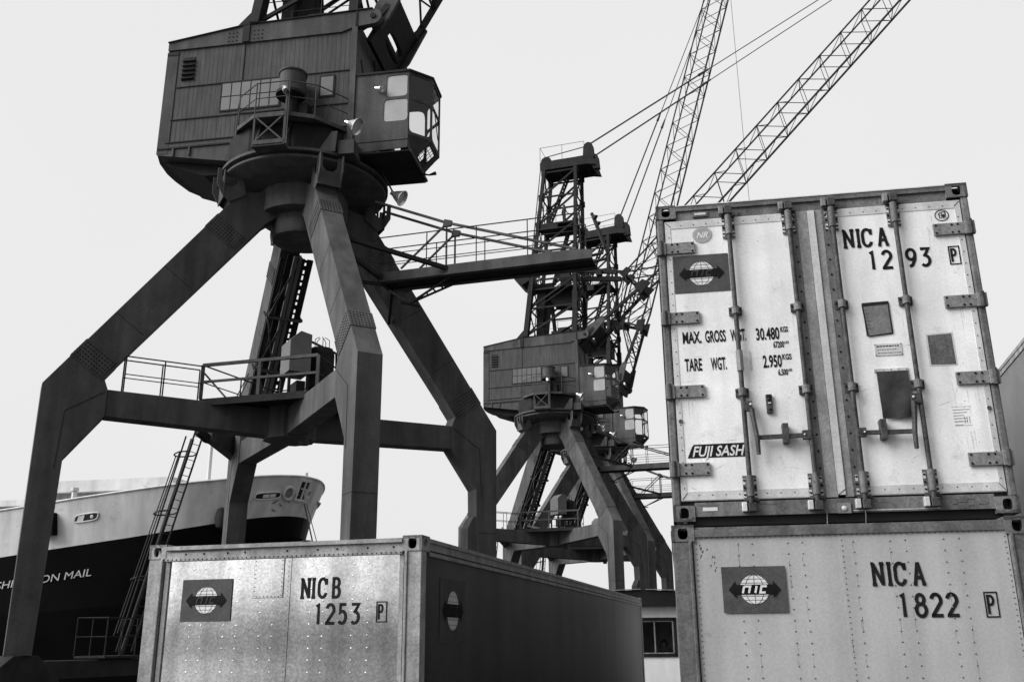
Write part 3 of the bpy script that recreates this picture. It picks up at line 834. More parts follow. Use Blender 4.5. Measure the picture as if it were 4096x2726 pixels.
# ================================================================== cranes
PHI = R(28.54)                       # direction of one leg's radius; the four legs stand 90 degrees apart
LB = .70                             # leg plate width
def radial(k):
    a = PHI + k * PI / 2
    return V((math.cos(a), math.sin(a), 0)), V((-math.sin(a), math.cos(a), 0))
Z = V((0, 0, 1))
def bolts(b, O, U, W, N, nu, nw, du, dw, r=.026, t=.014):
    for i in range(nu):
        for j in range(nw):
            b.disc(O + U * (i * du) + W * (j * dw), N, r, t, 5)
def portal_parts(root):
    # 0 right, 1 rear, 2 left, 3 front
    legpoly = [(7.38, 1.55), (7.40, 9.05), (2.62, 15.80), (2.70, 16.10), (2.62, 16.32), (1.9, 16.36), (1.2, 16.6), (.02, 16.6), (.02, 15.90), (.45, 15.86), (.80, 15.74), (1.08, 15.58), (1.36, 15.34), (5.78, 9.41), (5.64, 9.06), (5.64, 8.24), (6.60, 6.90), (6.70, 1.55)]
    for k in range(4):
        e, n = radial(k)
        b = MB().mat('crane')
        b.prism(legpoly, (0, 0, 0), e, Z, n, -LB / 2, LB / 2)
        # four-pronged cup that carries the ring
        for t in (-.40, .36): b.prism([(2.62, 15.85), (2.86, 16.02), (3.08, 16.42), (3.08, 17.0), (2.94, 17.0), (2.92, 16.58), (2.78, 16.40), (2.58, 16.40), (2.42, 16.56), (2.38, 17.0), (2.26, 17.0), (2.1, 16.2)], (0, 0, 0), e, Z, n, t, t + .04)
        b.prism([(-.40, 15.95), (.40, 15.95), (.44, 16.45), (.40, 17.0), (.27, 17.0), (.25, 16.62), (.12, 16.46), (-.12, 16.46), (-.25, 16.62), (-.27, 17.0), (-.40, 17.0), (-.44, 16.45)], e * 2.82, n, Z, e, 0, .04)
        # weld seams
        b.mat('steel')
        for zz in (3.3, 5.4): b.bar(e * 6.69 + Z * zz + n * -(LB / 2 + .001), e * 7.385 + Z * zz + n * -(LB / 2 + .001), .012, .014); b.bar(e * 7.391 + Z * zz + n * -(LB / 2), e * 7.391 + Z * zz + n * (LB / 2), .012, .014)
        for q_ in (.36, .62):
            p_ = e * (7.40 - 4.78 * q_) + Z * (9.05 + 6.75 * q_); i_ = (e * -.816 + Z * -.578)
            for s in (-1, 1): b.bar(p_ + n * (s * (LB / 2 + .001)), p_ + i_ * 1.08 + n * (s * (LB / 2 + .001)), .012, .016)
        for s in (-1, 1):
            for p, q in (((5.70, 8.98), (6.72, 8.30)), ((6.72, 8.30), (6.80, 6.60))):
                b.bar(e * p[0] + Z * p[1] + n * (s * (LB / 2 + .002)), e * q[0] + Z * q[1] + n * (s * (LB / 2 + .002)), .02, .02)
        lg = b.build('leg', None, root, bevel=.02)
        # bolted splice plates high and low on the sloping part
        a = V((7.40, 9.05)); c = V((2.62, 15.80)); d = (c - a).normalized(); nn = V((-d.y, d.x))
        if nn.x > 0: nn = -nn                  # points inwards
        if nn.y > 0 and nn.x > 0: nn = -nn
        inn = V((-.816, -.578))
        for s0, s1 in ((1.12, 1.80), (7.10, 7.72)):
            b = MB().mat('crane')
            for s in (-1, 1):
                w_ = 1.06
                pts = [a + d * s0, a + d * s1, a + d * s1 + inn * w_, a + d * s0 + inn * w_]
                b.prism([(p.x, p.y) for p in pts], (0, 0, 0), e, Z, n, s * (LB / 2 + .001), s * (LB / 2 + .022))
            for off, s in ((0, 1), (1.115, -1)):
                p0 = a + d * s0 + inn * off; p1 = a + d * s1 + inn * off
                b.bar(e * p0.x + Z * p0.y + (e * inn.x + Z * inn.y) * (-.011 * s), e * p1.x + Z * p1.y + (e * inn.x + Z * inn.y) * (-.011 * s), LB + .044, .022, up=(e * inn.x + Z * inn.y))
            b.mat('rivet')
            D = e * d.x + Z * d.y; I = e * inn.x + Z * inn.y
            for s in (-1, 1):
                O = e * a.x + Z * a.y + D * (s0 + .07) + I * .07 + n * (s * (LB / 2 + .022))
                bolts(b, O, D, I, n * s, 6, 10, (s1 - s0 - .14) / 5, (w_ - .14) / 9)
            O = e * a.x + Z * a.y + D * (s0 + .07) - n * (LB / 2 - .06) - I * .022
            bolts(b, O, D, n, -I, 6, 7, (s1 - s0 - .14) / 5, (LB - .12) / 6)
            b.build('splice_plate', None, lg)
        # arm from the knee to the middle
        b = MB().mat('crane')
        b.prism([(5.64, 8.24), (5.64, 9.06), (.6, 9.0), (.6, 8.12)], (0, 0, 0), e, Z, n, -.31, .31)
        ar = b.build('cross_arm', None, root, bevel=.02)
        if k == 2:
            b = MB().mat('rail')
            for t in (-.24, .24): handrail(b, [e * 5.2 + n * t + Z * 9.05, e * 2.95 + n * t + Z * 9.02], 1.12, .022, (.56,), 1.15)
            b.build('handrail', None, ar)
        # wheel bogie
        b = MB().mat('steel')
        b.prism([(-1.5, .55), (1.5, .55), (1.3, 1.0), (.45, 1.55), (-.45, 1.55), (-1.3, 1.0)], e * 7.03, ea, Z, na, -.3, .3)
        bg_ = b.build('wheel_bogie', None, root, bevel=.02)
        for s in (-1.0, 1.0):
            b = MB().mat('steel'); b.lathe([(0, -.09), (.30, -.09), (.30, .03), (.36, .03), (.36, .09), (0, .09)], e * 7.03 + ea * s + Z * .36, na, 24); b.build('wheel', None, bg_)
    for k0, k1 in ((2, 1), (3, 0)):
        p = radial(k0)[0] * 7.03; q = radial(k1)[0] * 7.03
        b = MB().mat('steel'); b.bar(p + Z * 1.15 + ea * .4, q + Z * 1.15 - ea * .4, .5, .5); b.build('sill_beam', None, root, bevel=.02)
    b = MB().mat('crane')
    b.lathe([(0, 8.06), (.86, 8.06), (.86, 9.07), (0, 9.07)], n=8)
    b.lathe([(0, 7.86), (.16, 7.86), (.16, 8.1), (0, 8.1)], (.55, -.35, 0), n=14)
    b.build('arm_hub', None, root, smooth=True)
    # deck on the arms, with a heavy railing
    e0, e1, e2, e3 = [radial(k)[0] for k in range(4)]
    vs = [e2 * 2.9, e3 * 2.75, e0 * 2.2, e1 * 2.2]
    b = MB().mat('steel')
    b.prism([(p.x, p.y) for p in vs], (0, 0, 9.07), (1, 0, 0), (0, 1, 0), (0, 0, 1), 0, .07)
    for i in range(4): b.bar(vs[i] + Z * 9.02, vs[(i + 1) % 4] + Z * 9.02, .10, .22)
    dk = b.build('platform_deck', None, root)
    b = MB().mat('crane')
    h0 = Z * 9.14
    handrail(b, [vs[0] + h0, vs[1] + h0], 1.10, .048, (.55,), 1.9, True)
    b.mat('rail'); handrail(b, [vs[1] + h0, vs[2] + h0, vs[3] + h0, vs[0] + h0], 1.10, .025, (.55,), 1.6)
    b.mat('crane'); b.bar(vs[0] + h0 + Z * .9, vs[0].lerp(vs[1], .22) + h0, .05)
    b.build('handrail', None, dk)
    # winch cabinet and cable drum on the deck
    T = Matrix.Translation((.15, -.25, 9.14)) @ Matrix.Rotation(R(30), 4, 'Z')
    b = MB().mat('cabinet')
    poly = [(-.42, 1.05), (.30, 1.05), (.30, 2.36), (-.08, 2.44), (-.42, 2.12)]
    b.prism(poly, T @ V((0, 0, 0)), T.to_3x3() @ V((1, 0, 0)), Z, T.to_3x3() @ V((0, 1, 0)), -.55, .45)
    b.mat('steel')
    for x in (-.40, .20):
        for y in (-.48, .38): b.box(x, x + .09, y, y + .09, 0, 1.0, T)
    b.box(-.1, .2, -.4, .3, .25, .8, T)
    b.build('winch_cabinet', None, root, bevel=.015)
    b = MB().mat('steel')
    c = T @ V((.85, .1, 0))
    b.lathe([(0, .75), (.40, .75), (.44, .9), (.44, 1.9), (.38, 2.1), (0, 2.1)], c, n=20)
    for k in range(4): b.bar(c + V((.36 * math.cos(k * PI / 2), .36 * math.sin(k * PI / 2), 0)), c + V((.36 * math.cos(k * PI / 2), .36 * math.sin(k * PI / 2), .8)), .07)
    for k in range(5):
        a_ = k * 2 * PI / 5
        b.tube([c + V((.25 * math.cos(a_), .25 * math.sin(a_), 2.1)), c + V((.25 * math.cos(a_), .25 * math.sin(a_), 2.42)), c + V((.10 * math.cos(a_), .10 * math.sin(a_), 2.52))], .014, 5)
    b.bar(c + V((-.6, 0, 2.5)), c + V((.5, 0, 1.95)), .07); b.bar(c + V((.5, 0, 1.95)), c + V((.6, 0, 0)), .07)
    b.build('cable_drum', None, root)
    # the drum-shaped head between the leg tops
    b = MB().mat('crane')
    b.lathe([(0, 15.05), (1.0, 15.05), (1.05, 15.15), (1.05, 15.75), (1.5, 15.80), (1.5, 16.62), (2.0, 16.70), (2.78, 16.84), (2.82, 16.88), (2.82, 16.95), (2.70, 16.97), (2.70, 17.05), (2.90, 17.07), (2.90, 17.17), (2.72, 17.2), (2.5, 17.24), (0, 17.24)], n=64)
    b.build('slewing_ring', None, root, smooth=True)
    # cable and ladder trunk hung below the rear leg
    e, n = radial(1)
    def L_(s, t, off):            # s along the inner edge of the sloping leg, t across, off away from it
        p = V((1.36, 15.34)).lerp(V((5.78, 9.41)), s); q = p + V((-.80, -.60)) * off
        return e * q.x + n * t + Z * q.y
    b = MB().mat('cabinet')
    b.bar(L_(.02, -.20, .46), L_(.97, -.20, .46), .10, .30, up=n); b.mat('steel'); b.bar(L_(.02, -.20, .515), L_(.97, -.20, .515), .02, .03, up=n); b.mat('crane'); b.bar(L_(.34, .40, .52), L_(.06, -.2, .54), .07, .05, up=n); b.bar(L_(.34, .40, .54), L_(.62, -.2, .54), .07, .05, up=n); b.bar(L_(.62, .40, .54), L_(.34, -.2, .53), .05, .05, up=n); b.bar(L_(.34, .46, .54), L_(.34, -.8, .54), .08, .08); b.bar(L_(.62, .46, .54), L_(.62, -.8, .54), .10, .10)
    b.mat('steel'); b.bar(L_(.04, .36, .42), L_(.86, .36, .42), .10, .10); b.bar(L_(.02, -.12, .22), L_(.95, -.12, .22), .05, .5, up=n)
    b.bar(L_(.03, -.42, .34), L_(.98, -.42, .34), .14, .12); b.bar(L_(.03, -.68, .34), L_(.92, -.68, .34), .20, .12)
    for i in range(27): b.bar(L_(.04 + i * .034, -.42, .34), L_(.04 + i * .034, -.68, .34), (.09, .16, .06)[i % 3], .06, up=n)
    for s in (.34, .62):
        b.bar(L_(s, .45, .42), L_(s, -.88, .42), .08, .09); b.bar(L_(s, .45, 0), L_(s, .45, .46), .07); b.bar(L_(s, -.84, 0), L_(s, -.84, .5), .07)
    b.bar(L_(.06, .36, .46), L_(.34, -.28, .46), .05); b.bar(L_(.34, -.28, .46), L_(.62, .36, .46), .05); b.bar(L_(.10, -.2, .2), L_(.3, .3, .2), .05)
    b.mat('crane'); b.bar(L_(.62, .36, .46), L_(.82, -.28, .46), .09, .06)
    b.prism([(-.2, 0), (.2, 0), (.26, .5), (-.1, .62)], L_(.86, -.28, .46), n, (e * -.6 + Z * .8), (e * .8 + Z * .6), -.02, .02)
    b.bar(L_(.85, -.28, .46), V((.0, .9, 9.1)), .16, .12)
    b.mat('rail')
    b.tube([L_(.66, .55, .5), L_(.82, .85, .5), L_(.90, .45, .5)], .02, 5); b.tube([L_(.66, .55, .2), L_(.82, .85, .2), L_(.82, .85, .5)], .02, 5)
    b.build('cable_trunk', None, root)
    # gangway beam reaching out over the quay, held by tie rods
    gh = R(-15.7); ge = V((math.cos(gh), math.sin(gh), 0)); gn = V((-ge.y, ge.x, 0))
    G = lambda d, y, z: ge * d + gn * y + Z * z
    b = MB().mat('crane')
    for s in (-1, 1):
        b.prism([(3.2, 13.06), (10.25, 13.06), (10.25, 13.34), (9.7, 13.42), (3.2, 13.38)], (0, 0, 0), ge, Z, gn, s * .42 - .03, s * .42 + .03)
        b.bar(G(3.2, s * .42, 13.05), G(10.25, s * .42, 13.05), .2, .03)
    b.mat('steel')
    b.prism([(3.2, -.38), (10.2, -.38), (10.2, .38), (3.2, .38)], (0, 0, 13.10), ge, gn, Z, 0, .05)
    for k in range(8): b.bar(G(3.5 + k * .93, -.4, 13.15), G(3.5 + k * .93, .4, 13.15), .08, .16)
    # struts back to the front and right legs
    for k, s in ((3, -1), (0, 1)):
        ek = radial(k)[0]
        b.bar(ek * 3.55 + Z * 13.7, G(3.2, s * .42, 13.2), .12); b.bar(ek * 3.7 + Z * 13.9, G(5.5, s * .42, 13.28), .13)
        b.bar(ek * 3.3 + Z * 12.6, G(3.3, s * .3, 13.0), .10)
    b.bar(G(3.2, -.5, 13.2), G(3.2, .5, 13.2), .16, .3)
    b.mat('rail')
    b.bar(G(4.08, 0, 12.38), G(5.6, .3, 13.04), .06); b.bar(G(4.08, 0, 12.38), G(5.6, -.3, 13.04), .06); b.bar(G(4.08, 0, 12.38), G(3.25, .2, 13.0), .09)
    for k in range(6): b.bar(G(4.2 + k * .24, .028 + k * .05, 12.43 + k * .104), G(4.2 + k * .24, -.028 - k * .05, 12.43 + k * .104), .04)
    b.bar(G(3.85, -.3, 12.34), G(4.3, .3, 12.34), .08, .06)
    gw = b.build('gangway_beam', None, root)
    b = MB().mat('rail')
    for s in (-1, 1): handrail(b, [G(3.1, s * .46, 13.40), G(9.9, s * .46, 13.40)], 1.22, .020, (.30, .62), 1.75)
    b.tube([G(3.1, -.46, 14.62), G(2.85, -.46, 14.5), G(2.8, -.46, 14.1), G(2.95, -.46, 13.5)], .02, 6)
    b.build('handrail', None, gw)
    for s in (-1, 1):
        b = MB().mat('crane')
        b.bar(G(2.9, s * .42, 16.0), G(5.47, s * .42, 14.88), .075); b.bar(G(5.47, s * .42, 14.88), G(9.75, s * .42, 13.42), .075)
        b.bar(G(5.47, s * .42, 13.4), G(5.47, s * .42, 14.88), .06); b.bar(G(5.47, s * .42, 14.85), G(3.9, s * .42, 13.45), .055)
        b.prism([(5.34, 14.74), (5.62, 14.74), (5.66, 14.92), (5.40, 15.0)], (0, 0, 0), ge, Z, gn, s * .42 - .05, s * .42 + .05)
        b.build('tie_rod', None, gw)
    for s in (-1, 1):
        b = MB().mat('rail')
        b.tube([G(10.1, s * .25, 13.2), G(10.55, s * .25, 13.26), G(10.62, s * .25, 13.45), G(10.25, s * .25, 14.65)], .05, 8)
        b.lathe([(.03, 0), (.04, .08), (.10, .2), (.105, .21)], G(10.22, s * .25, 14.62), ge * .7 - Z * .7, 14)
        b.build('floodlight', None, gw)
    # caged ladder between the left and rear legs, with its landing
    pl_ = radial(2)[0] * 7.05
    A = lambda s, y, z: pl_ + ea * s + na * y + Z * z
    b = MB().mat('rail')
    lean = .37
    for t in (-.02, .48):
        b.tube([A(4.35 + t * 1.0, 0, 1.6), A(7.25 + t, 0, 9.45)], .035, 6)
    for k in range(26):
        z = 1.8 + k * .3; s = 4.35 + (z - 1.6) * .3694; b.tube([A(s - .02, 0, z), A(s + .48, 0, z)], .014, 5)
    b.mat('steel'); b.tube([A(4.55, .15, 1.5), A(7.2, .15, 8.9)], .075, 8); b.tube([A(4.5, .32, 1.6), A(7.05, .32, 9.0)], .03, 6)
    ld = b.build('access_ladder', None, root)
    b = MB().mat('rail')
    for z in (3.95, 6.2, 8.4):
        s = 4.35 + (z - 1.6) * .3694
        b.tube([A(s - .02, 0, z)] + [A(s + .23 - .47 * math.cos(a_), +.70 * math.sin(a_), z - .1 * math.sin(a_)) for a_ in [k * PI / 8 for k in range(1, 8)]] + [A(s + .48, 0, z)], .028, 5)
    for ph in (20, 90):
        a_ = R(ph)
        b.tube([A(4.35 + (z - 1.6) * .3694 + .23 - .47 * math.cos(a_), +.70 * math.sin(a_), z - .1 * math.sin(a_)) for z in (2.2, 3.95, 6.2, 8.4)], .022, 5)
    b.build('ladder_cage', None, ld)
    b = MB().mat('steel')
    pts = [A(2.95, -.5, 1.5), A(5.0, -.5, 1.5), A(5.0, .6, 1.5), A(2.95, .6, 1.5)]
    b.prism([(2.95, -.5), (5.0, -.5), (5.0, .6), (2.95, .6)], pl_, ea, na, Z, 1.44, 1.5)
    b.mat('steel'); handrail(b, pts, 1.1, .018, (.55,), .8, closed=True)
    b.build('landing', None, ld)
    b = MB().mat('crane')
    b.prism([(7.9, 8.95), (8.3, 8.95), (10.0, 8.55), (10.4, 8.9), (9.8, 9.5), (8.4, 9.42), (7.9, 9.3)], pl_, ea, Z, na, -.2, .2)
    b.mat('steel'); b.prism([(7.2, 9.1), (7.95, 8.9), (7.95, 9.2), (7.3, 9.35)], pl_, ea, Z, na, -.1, .1); b.bar(A(7.95, -.2, 9.2), A(7.95, -.2, 9.9), .09)
    b.build('ladder_bracket', None, ld)
    # tall enclosure on the right leg
    e, n = radial(0)
    b = MB().mat('crane'); b.prism([(6.30, 1.6), (6.72, 1.6), (6.72, 5.95), (6.52, 5.95), (6.30, 5.55)], (0, 0, 0), e, Z, n, -.30, .30); b.build('cable_enclosure', None, root, bevel=.02)

HW = 1.69                              # half width of the machinery house
PIN = V((2.82, 0, 22.65))
def lamp(root, name, p, d, r=.24, stem=None):
    d = V(d).normalized(); p = V(p)
    b = MB().mat('rail')
    if stem: b.tube([V(stem), p], .03, 6)
    b.mat('lamp'); b.lathe([(0, -.12), (.07, -.12), (.09, 0), (.13, .06), (r, .36), (r + .012, .36), (r + .012, .375), (r - .015, .375), (.11, .08)], p, d, 20)
    b.mat('lampglass'); b.lathe([(0, .30), (r * .86, .31)], p, d, 20)
    return b.build(name, None, root, smooth=True)
def slewing_parts(root):
    S = []
    X = V((1, 0, 0)); Y = V((0, 1, 0))
    # ---- machinery house
    b = MB().mat('house')
    b.prism([(-4.80, 17.97), (-2.2, 17.52), (2.25, 17.52), (2.25, 22.6), (-1.84, 22.5), (-4.80, 22.14)], (0, 0, 0), X, Z, Y, -HW, HW)
    arcp = [(-4.80, -HW + .005), (-5.05, -1.05), (-5.18, -.3), (-5.18, .3), (-5.08, 1.15), (-4.80, HW - .005)]
    b.prism(arcp, (0, 0, 0), X, Y, Z, 18.0, 22.3)
    b.mat('steel')
    y = -HW - .012
    for x0, x1, z in ((-4.35, 2.12, 20.60), (-4.45, 2.12, 19.30), (-4.55, 2.12, 18.41)): b.box(x0, x1, y - .02, -HW + .01, z - .018, z + .018)
    for x, z0, z1 in ((-4.40, 18.4, 22.1), (-1.88, 20.6, 22.15)): b.box(x - .016, x + .016, y - .008, -HW + .01, z0, z1)
    b.box(-4.82, -4.38, y - .02, -HW + .01, 21.95, 22.05); b.box(-4.80, -1.9, y - .03, -HW + .01, 18.16, 18.22)
    for k in range(38):                     # joints between the planks
        x = -4.2 + k * .168
        for z0, z1 in ((20.64, 22.12), (19.34, 20.56), (18.45, 19.26)):
            if z0 < 20 and z0 > 19 and -2.7 < x < -.4: continue
            b.box(x - .003, x + .003, -HW - .003, -HW + .01, z0, z1)
    b.mat('crane')
    b.box(2.08, 2.28, -HW - .07, -HW + .02, 17.52, 22.3); b.box(-4.83, -4.42, -HW - .012, -HW + .01, 18.0, 22.1)
    for x in (-4.2, -3.6): b.box(x - .03, x + .03, -HW - .06, -HW + .01, 17.85, 18.16)
    b.bar((2.27, -1.2, 21.3), (2.27, -.6, 20.45), .03); b.bar((2.27, .2, 22.2), (2.27, .9, 20.6), .05)
    b.mat('steel'); b.lathe([(0, 17.2), (2.45, 17.2), (2.45, 17.36), (2.2, 17.53), (0, 17.53)], n=40)
    hs = b.build('machinery_house', None, root)
    S.append(hs)
    b = MB().mat('steel'); b.box(-4.20, -3.74, -HW - .02, -HW + .01, 20.86, 21.80)
    b.mat('house')
    for k in range(5):
        z = 20.93 + k * .18; b.bar((-4.22, -HW - .05, z), (-3.72, -HW - .05, z), .10, .02, up=(0, -.6, 1))
    b.build('louvre', None, hs)
    for x0, x1, z0, z1, nx_ in ((-2.60, -.45, 19.48, 20.56, 6), (1.02, 1.50, 19.66, 20.43, 1)):
        b = MB().mat('steel')
        b.box(x0 - .04, x1 + .04, -HW - .03, -HW + .01, z0 - .04, z1 + .04)
        fr_ = b.build('window', None, hs)
        b = MB().mat('frost')
        cw = (x1 - x0) / nx_
        for i in range(nx_):
            for j in range(2 if nx_ > 1 else 1):
                hh = (z1 - z0) / (2 if nx_ > 1 else 1)
                b.box(x0 + i * cw + .022, x0 + (i + 1) * cw - .022, -HW - .034, -HW, z0 + j * hh + .022, z0 + (j + 1) * hh - .022)
        b.build('pane', None, fr_)
    # roof girders carrying the boom pins
    for s in (-1, 1):
        b = MB().mat('crane')
        end = [(PIN.x + .30 * math.cos(R(a_)), PIN.z + .30 * math.sin(R(a_))) for a_ in range(-80, 81, 20)]
        poly = [(-4.80, 22.14), (-1.84, 22.14), (1.7, 22.14), (2.1, 22.28)] + end + [(1.5, 22.95), (.9, 22.90), (-1.84, 22.86), (-4.80, 22.46)]
        y0, y1 = sorted((s * (HW + .06), s * (HW - .16)))
        b.prism(poly, (0, 0, 0), X, Z, Y, y0, y1)
        yy = s * (HW + .06)
        b.mat('steel')
        b.bar((-4.82, yy, 22.47), (-1.84, yy, 22.87), .10, .03); b.bar((-1.84, yy, 22.875), (.9, yy, 22.915), .10, .03); b.bar((.9, yy, 22.915), (2.8, yy, 22.965), .10, .03)
        b.box(-1.98, -1.72, *sorted((yy, yy + s * .04)), 22.15, 22.9); b.box(2.2, 2.26, *sorted((yy, yy + s * .03)), 22.3, 22.9)
        b.mat('rivet')
        for x in (-2.5, -2.35, -2.2, -1.55, -1.4, -1.25):
            for z in (22.25, 22.42, 22.58): b.disc((x, yy, z), (0, s, 0), .028, .02, 6)
        b.mat('steel'); b.lathe([(0, 0), (.10, 0), (.10, .05), (0, .05)], (PIN.x, yy, PIN.z), (0, s, 0), 12)
        S.append(b.build('roof_girder', None, root))
    # counterweight hung under the rear
    b = MB().mat('steel')
    b.prism([(-4.7, 17.9), (-2.3, 17.5), (-2.3, 17.2), (-3.2, 17.25), (-4.6, 17.75)], (0, 0, 0), X, Z, Y, -1.3, 1.3)
    S.append(b.build('counterweight', None, root))
    # ---- operator's cab, hollow, glazed
    A_, B_, C_, D_, E_, F_ = (2.26, -1.70), (4.17, -1.70), (4.83, -1.06), (4.83, .08), (4.17, .72), (2.26, .72)
    zt, zs, zf = 20.32, 17.92, 17.34
    b = MB().mat('crane')
    panes = []
    def wall(p, q, z0, z1, wins):
        """wall from p to q with rounded openings: wins = (x0, x1, z0, z1) on the wall"""
        U = V((q[0] - p[0], q[1] - p[1], 0)); L = U.length; U.normalize(); N = V((U.y, -U.x, 0))
        O = V((p[0], p[1], 0))
        if not wins: b.hole; b.prism([(0, z0), (L, z0), (L, z1), (0, z1)], O, U, Z, -N, 0, .05); return
        xs0 = min(w_[0] for w_ in wins) - .06; xs1 = max(w_[1] for w_ in wins) + .06
        if xs0 > .02: b.prism([(0, z0), (xs0, z0), (xs0, z1), (0, z1)], O, U, Z, -N, 0, .05)
        if xs1 < L - .02: b.prism([(xs1, z0), (L, z0), (L, z1), (xs1, z1)], O, U, Z, -N, 0, .05)
        ws = sorted(wins, key=lambda t: t[2])
        cuts = [z0] + [(ws[i][3] + ws[i + 1][2]) / 2 for i in range(len(ws) - 1)] + [z1]
        xa, xb = max(0, xs0), min(L, xs1)
        for i, w_ in enumerate(ws):
            hx, hy = (w_[0] + w_[1]) / 2 - xa, (w_[2] + w_[3]) / 2 - cuts[i]
            b.hole(O + U * xa + Z * cuts[i], U, Z, xb - xa, cuts[i + 1] - cuts[i], hx, hy, (w_[1] - w_[0]) / 2, (w_[3] - w_[2]) / 2, -N, .05, 7, 32)
            panes.append((O + U * w_[0] + Z * w_[2] - N * .02, U, w_[1] - w_[0], w_[3] - w_[2]))
    wall(A_, B_, 17.72, zt, [(1.13, 1.86, 19.38, 20.20), (1.05, 1.88, 18.44, 19.28)])
    for p, q in ((B_, C_), (C_, D_), (D_, E_)):
        L = math.hypot(q[0] - p[0], q[1] - p[1])
        wall(p, q, zs, zt, [(.05, L - .05, 19.34, 20.22), (.05, L - .05, zs + .10, 19.24)])
    wall(E_, F_, 17.72, zt, [(.05, 1.85, 18.1, 20.22)])
    b.mat('steel')
    rp = [A_, B_, C_, D_, E_, F_]; cx_ = 3.4; cy_ = -.5
    b.prism([(cx_ + (p[0] - cx_) * 1.03 if p[0] > 3 else p[0] + .02, cy_ + (p[1] - cy_) * 1.035) for p in rp], (0, 0, 0), X, Y, Z, zt - .015, zt + .06)
    b.prism([(2.26, -1.68), (4.2, -1.68), (4.2, .70), (2.26, .70)], (0, 0, 0), X, Y, Z, zf - .04, zf)
    b.mat('crane')
    b.prism([(2.26, 17.36), (2.26, 17.72), (4.17, 17.72), (4.17, 17.42)], (0, 0, 0), X, Z, Y, -1.695, -1.66)
    b.prism([(2.26, 17.36), (2.26, 17.72), (4.17, 17.72), (4.17, 17.42)], (0, 0, 0), X, Z, Y, .68, .715)
    b.mat('steel'); b.box(2.2, 4.17, -1.70, -1.66, 17.70, 17.735)
    # sloping lower front with a barred peep window
    b.mat('crane')
    fb = [(4.20, -1.60), (4.22, -1.15), (4.22, .17), (4.20, .62)]
    b.add([V((B_[0], B_[1], zs)), V((C_[0], C_[1], zs)), V((fb[1][0], fb[1][1], zf)), V((B_[0] + .02, B_[1] + .02, zf))], [(0, 1, 2, 3)])
    b.add([V((E_[0], E_[1], zs)), V((D_[0], D_[1], zs)), V((fb[2][0], fb[2][1], zf)), V((E_[0] + .02, E_[1] - .02, zf))], [(0, 1, 2, 3)])
    O = V((4.22, -1.15, zf)); U = V((0, 1, 0)); Wv = V((.61, .03, zs - zf)); Lw = Wv.length; Wv.normalize()
    b.hole(O, U, Wv, 1.23, Lw, .56, Lw / 2, .40, Lw * .33, V((-.7, 0, .7)), .04, 7, 32)
    for k in range(5): b.bar(O + U * (.2 + k * .17) + Wv * .1, O + U * (.2 + k * .17) + Wv * (Lw - .1), .016)
    for k in range(3): b.bar(O + U * .15 + Wv * (.2 + k * .18), O + U * .97 + Wv * (.2 + k * .18), .016)
    b.bar((4.25, -1.62, zf), (4.25, .65, zf), .06, .08)
    cab = b.build('operator_cab', None, root)
    S.append(cab)
    for i_, (O_, U_, w_, h_) in enumerate(panes):
        bb = MB().mat('blind' if i_ < 2 else 'glass'); bb.add([O_ + U_ * .012 + Z * .012, O_ + U_ * (w_ - .012) + Z * .012, O_ + U_ * (w_ - .012) + Z * (h_ - .012), O_ + U_ * .012 + Z * (h_ - .012)], [(0, 1, 2, 3)])
        bb.build('cab_window', None, cab)
    bb = MB().mat('steel'); bb.bar((4.86, -.9, 19.2), (4.86, -.35, 18.35), .02); bb.bar((4.86, -.85, 19.2), (4.86, -.30, 18.35), .02); bb.build('wiper', None, cab)
    bb = MB().mat('steel'); bb.box(2.95, 3.35, -.8, -.3, 17.4, 18.1); bb.box(2.85, 2.98, -.8, -.3, 18.0, 18.8); bb.box(3.7, 4.0, -.9, -.75, 17.4, 18.3); bb.bar((3.85, -.8, 18.3), (3.8, -.8, 18.6), .02); bb.build('operator_seat', None, cab)
    bb = MB().mat('lamp'); bb.lathe([(.05, 0), (.06, .1), (.11, .26), (.115, .27), (.09, .25)], (3.03, -1.80, 19.70), (1, -.3, -.35), 14); bb.build('horn', None, cab)
    bb = MB().mat('steel'); bb.tube([(4.2, .0, 17.3), (4.5, -.05, 17.2), (4.75, -.1, 17.22)], [.04, .03, .07], 8); bb.build('horn', None, cab)
    # ---- side platform with railings, ventilator and cross-braced gate
    fz = 18.30
    pf = [(-1.94, -HW), (-1.5, -2.45), (-.60, -3.12), (.46, -3.12), (1.3, -2.72), (2.06, -HW)]
    b = MB().mat('crane')
    b.prism(pf, (0, 0, 0), X, Y, Z, fz - .05, fz)
    for i in range(len(pf) - 1): b.bar((pf[i][0], pf[i][1], fz - .06), (pf[i + 1][0], pf[i + 1][1], fz - .06), .05, .14)
    b.mat('steel')
    # curved apron below
    ap = [(-2.2, -HW + .05), (-1.75, -2.15), (-1.0, -2.6), (.6, -2.6), (1.5, -2.2), (2.0, -HW + .05)]
    b.prism(ap, (0, 0, 0), X, Y, Z, 17.22, fz - .12)
    b.mat('house')
    b.box(-.62, .48, -3.14, -2.5, 17.10, 17.16)
    for x in (-.62, .42):
        b.box(x, x + .06, -3.15, -3.09, 17.1, fz); b.box(x, x + .06, -2.6, -2.54, 17.1, fz)
        b.bar((x + .03, -3.12, 17.12), (x + .03, -2.57, fz - .05), .03)
    b.bar((-.58, -3.13, 17.25), (.42, -3.13, 18.2), .05, .05); b.bar((-.58, -3.14, 18.2), (.42, -3.14, 17.25), .05, .05)
    b.box(-.6, .46, -3.17, -3.12, 17.16, 17.30); b.box(-.6, .46, -3.17, -3.12, fz - .16, fz)
    for x in (.50, .56): b.bar((x, -3.16, 17.1), (x, -3.16, 19.4), .035)
    pfm = b.build('side_platform', None, root); S.append(pfm)
    b = MB().mat('house')
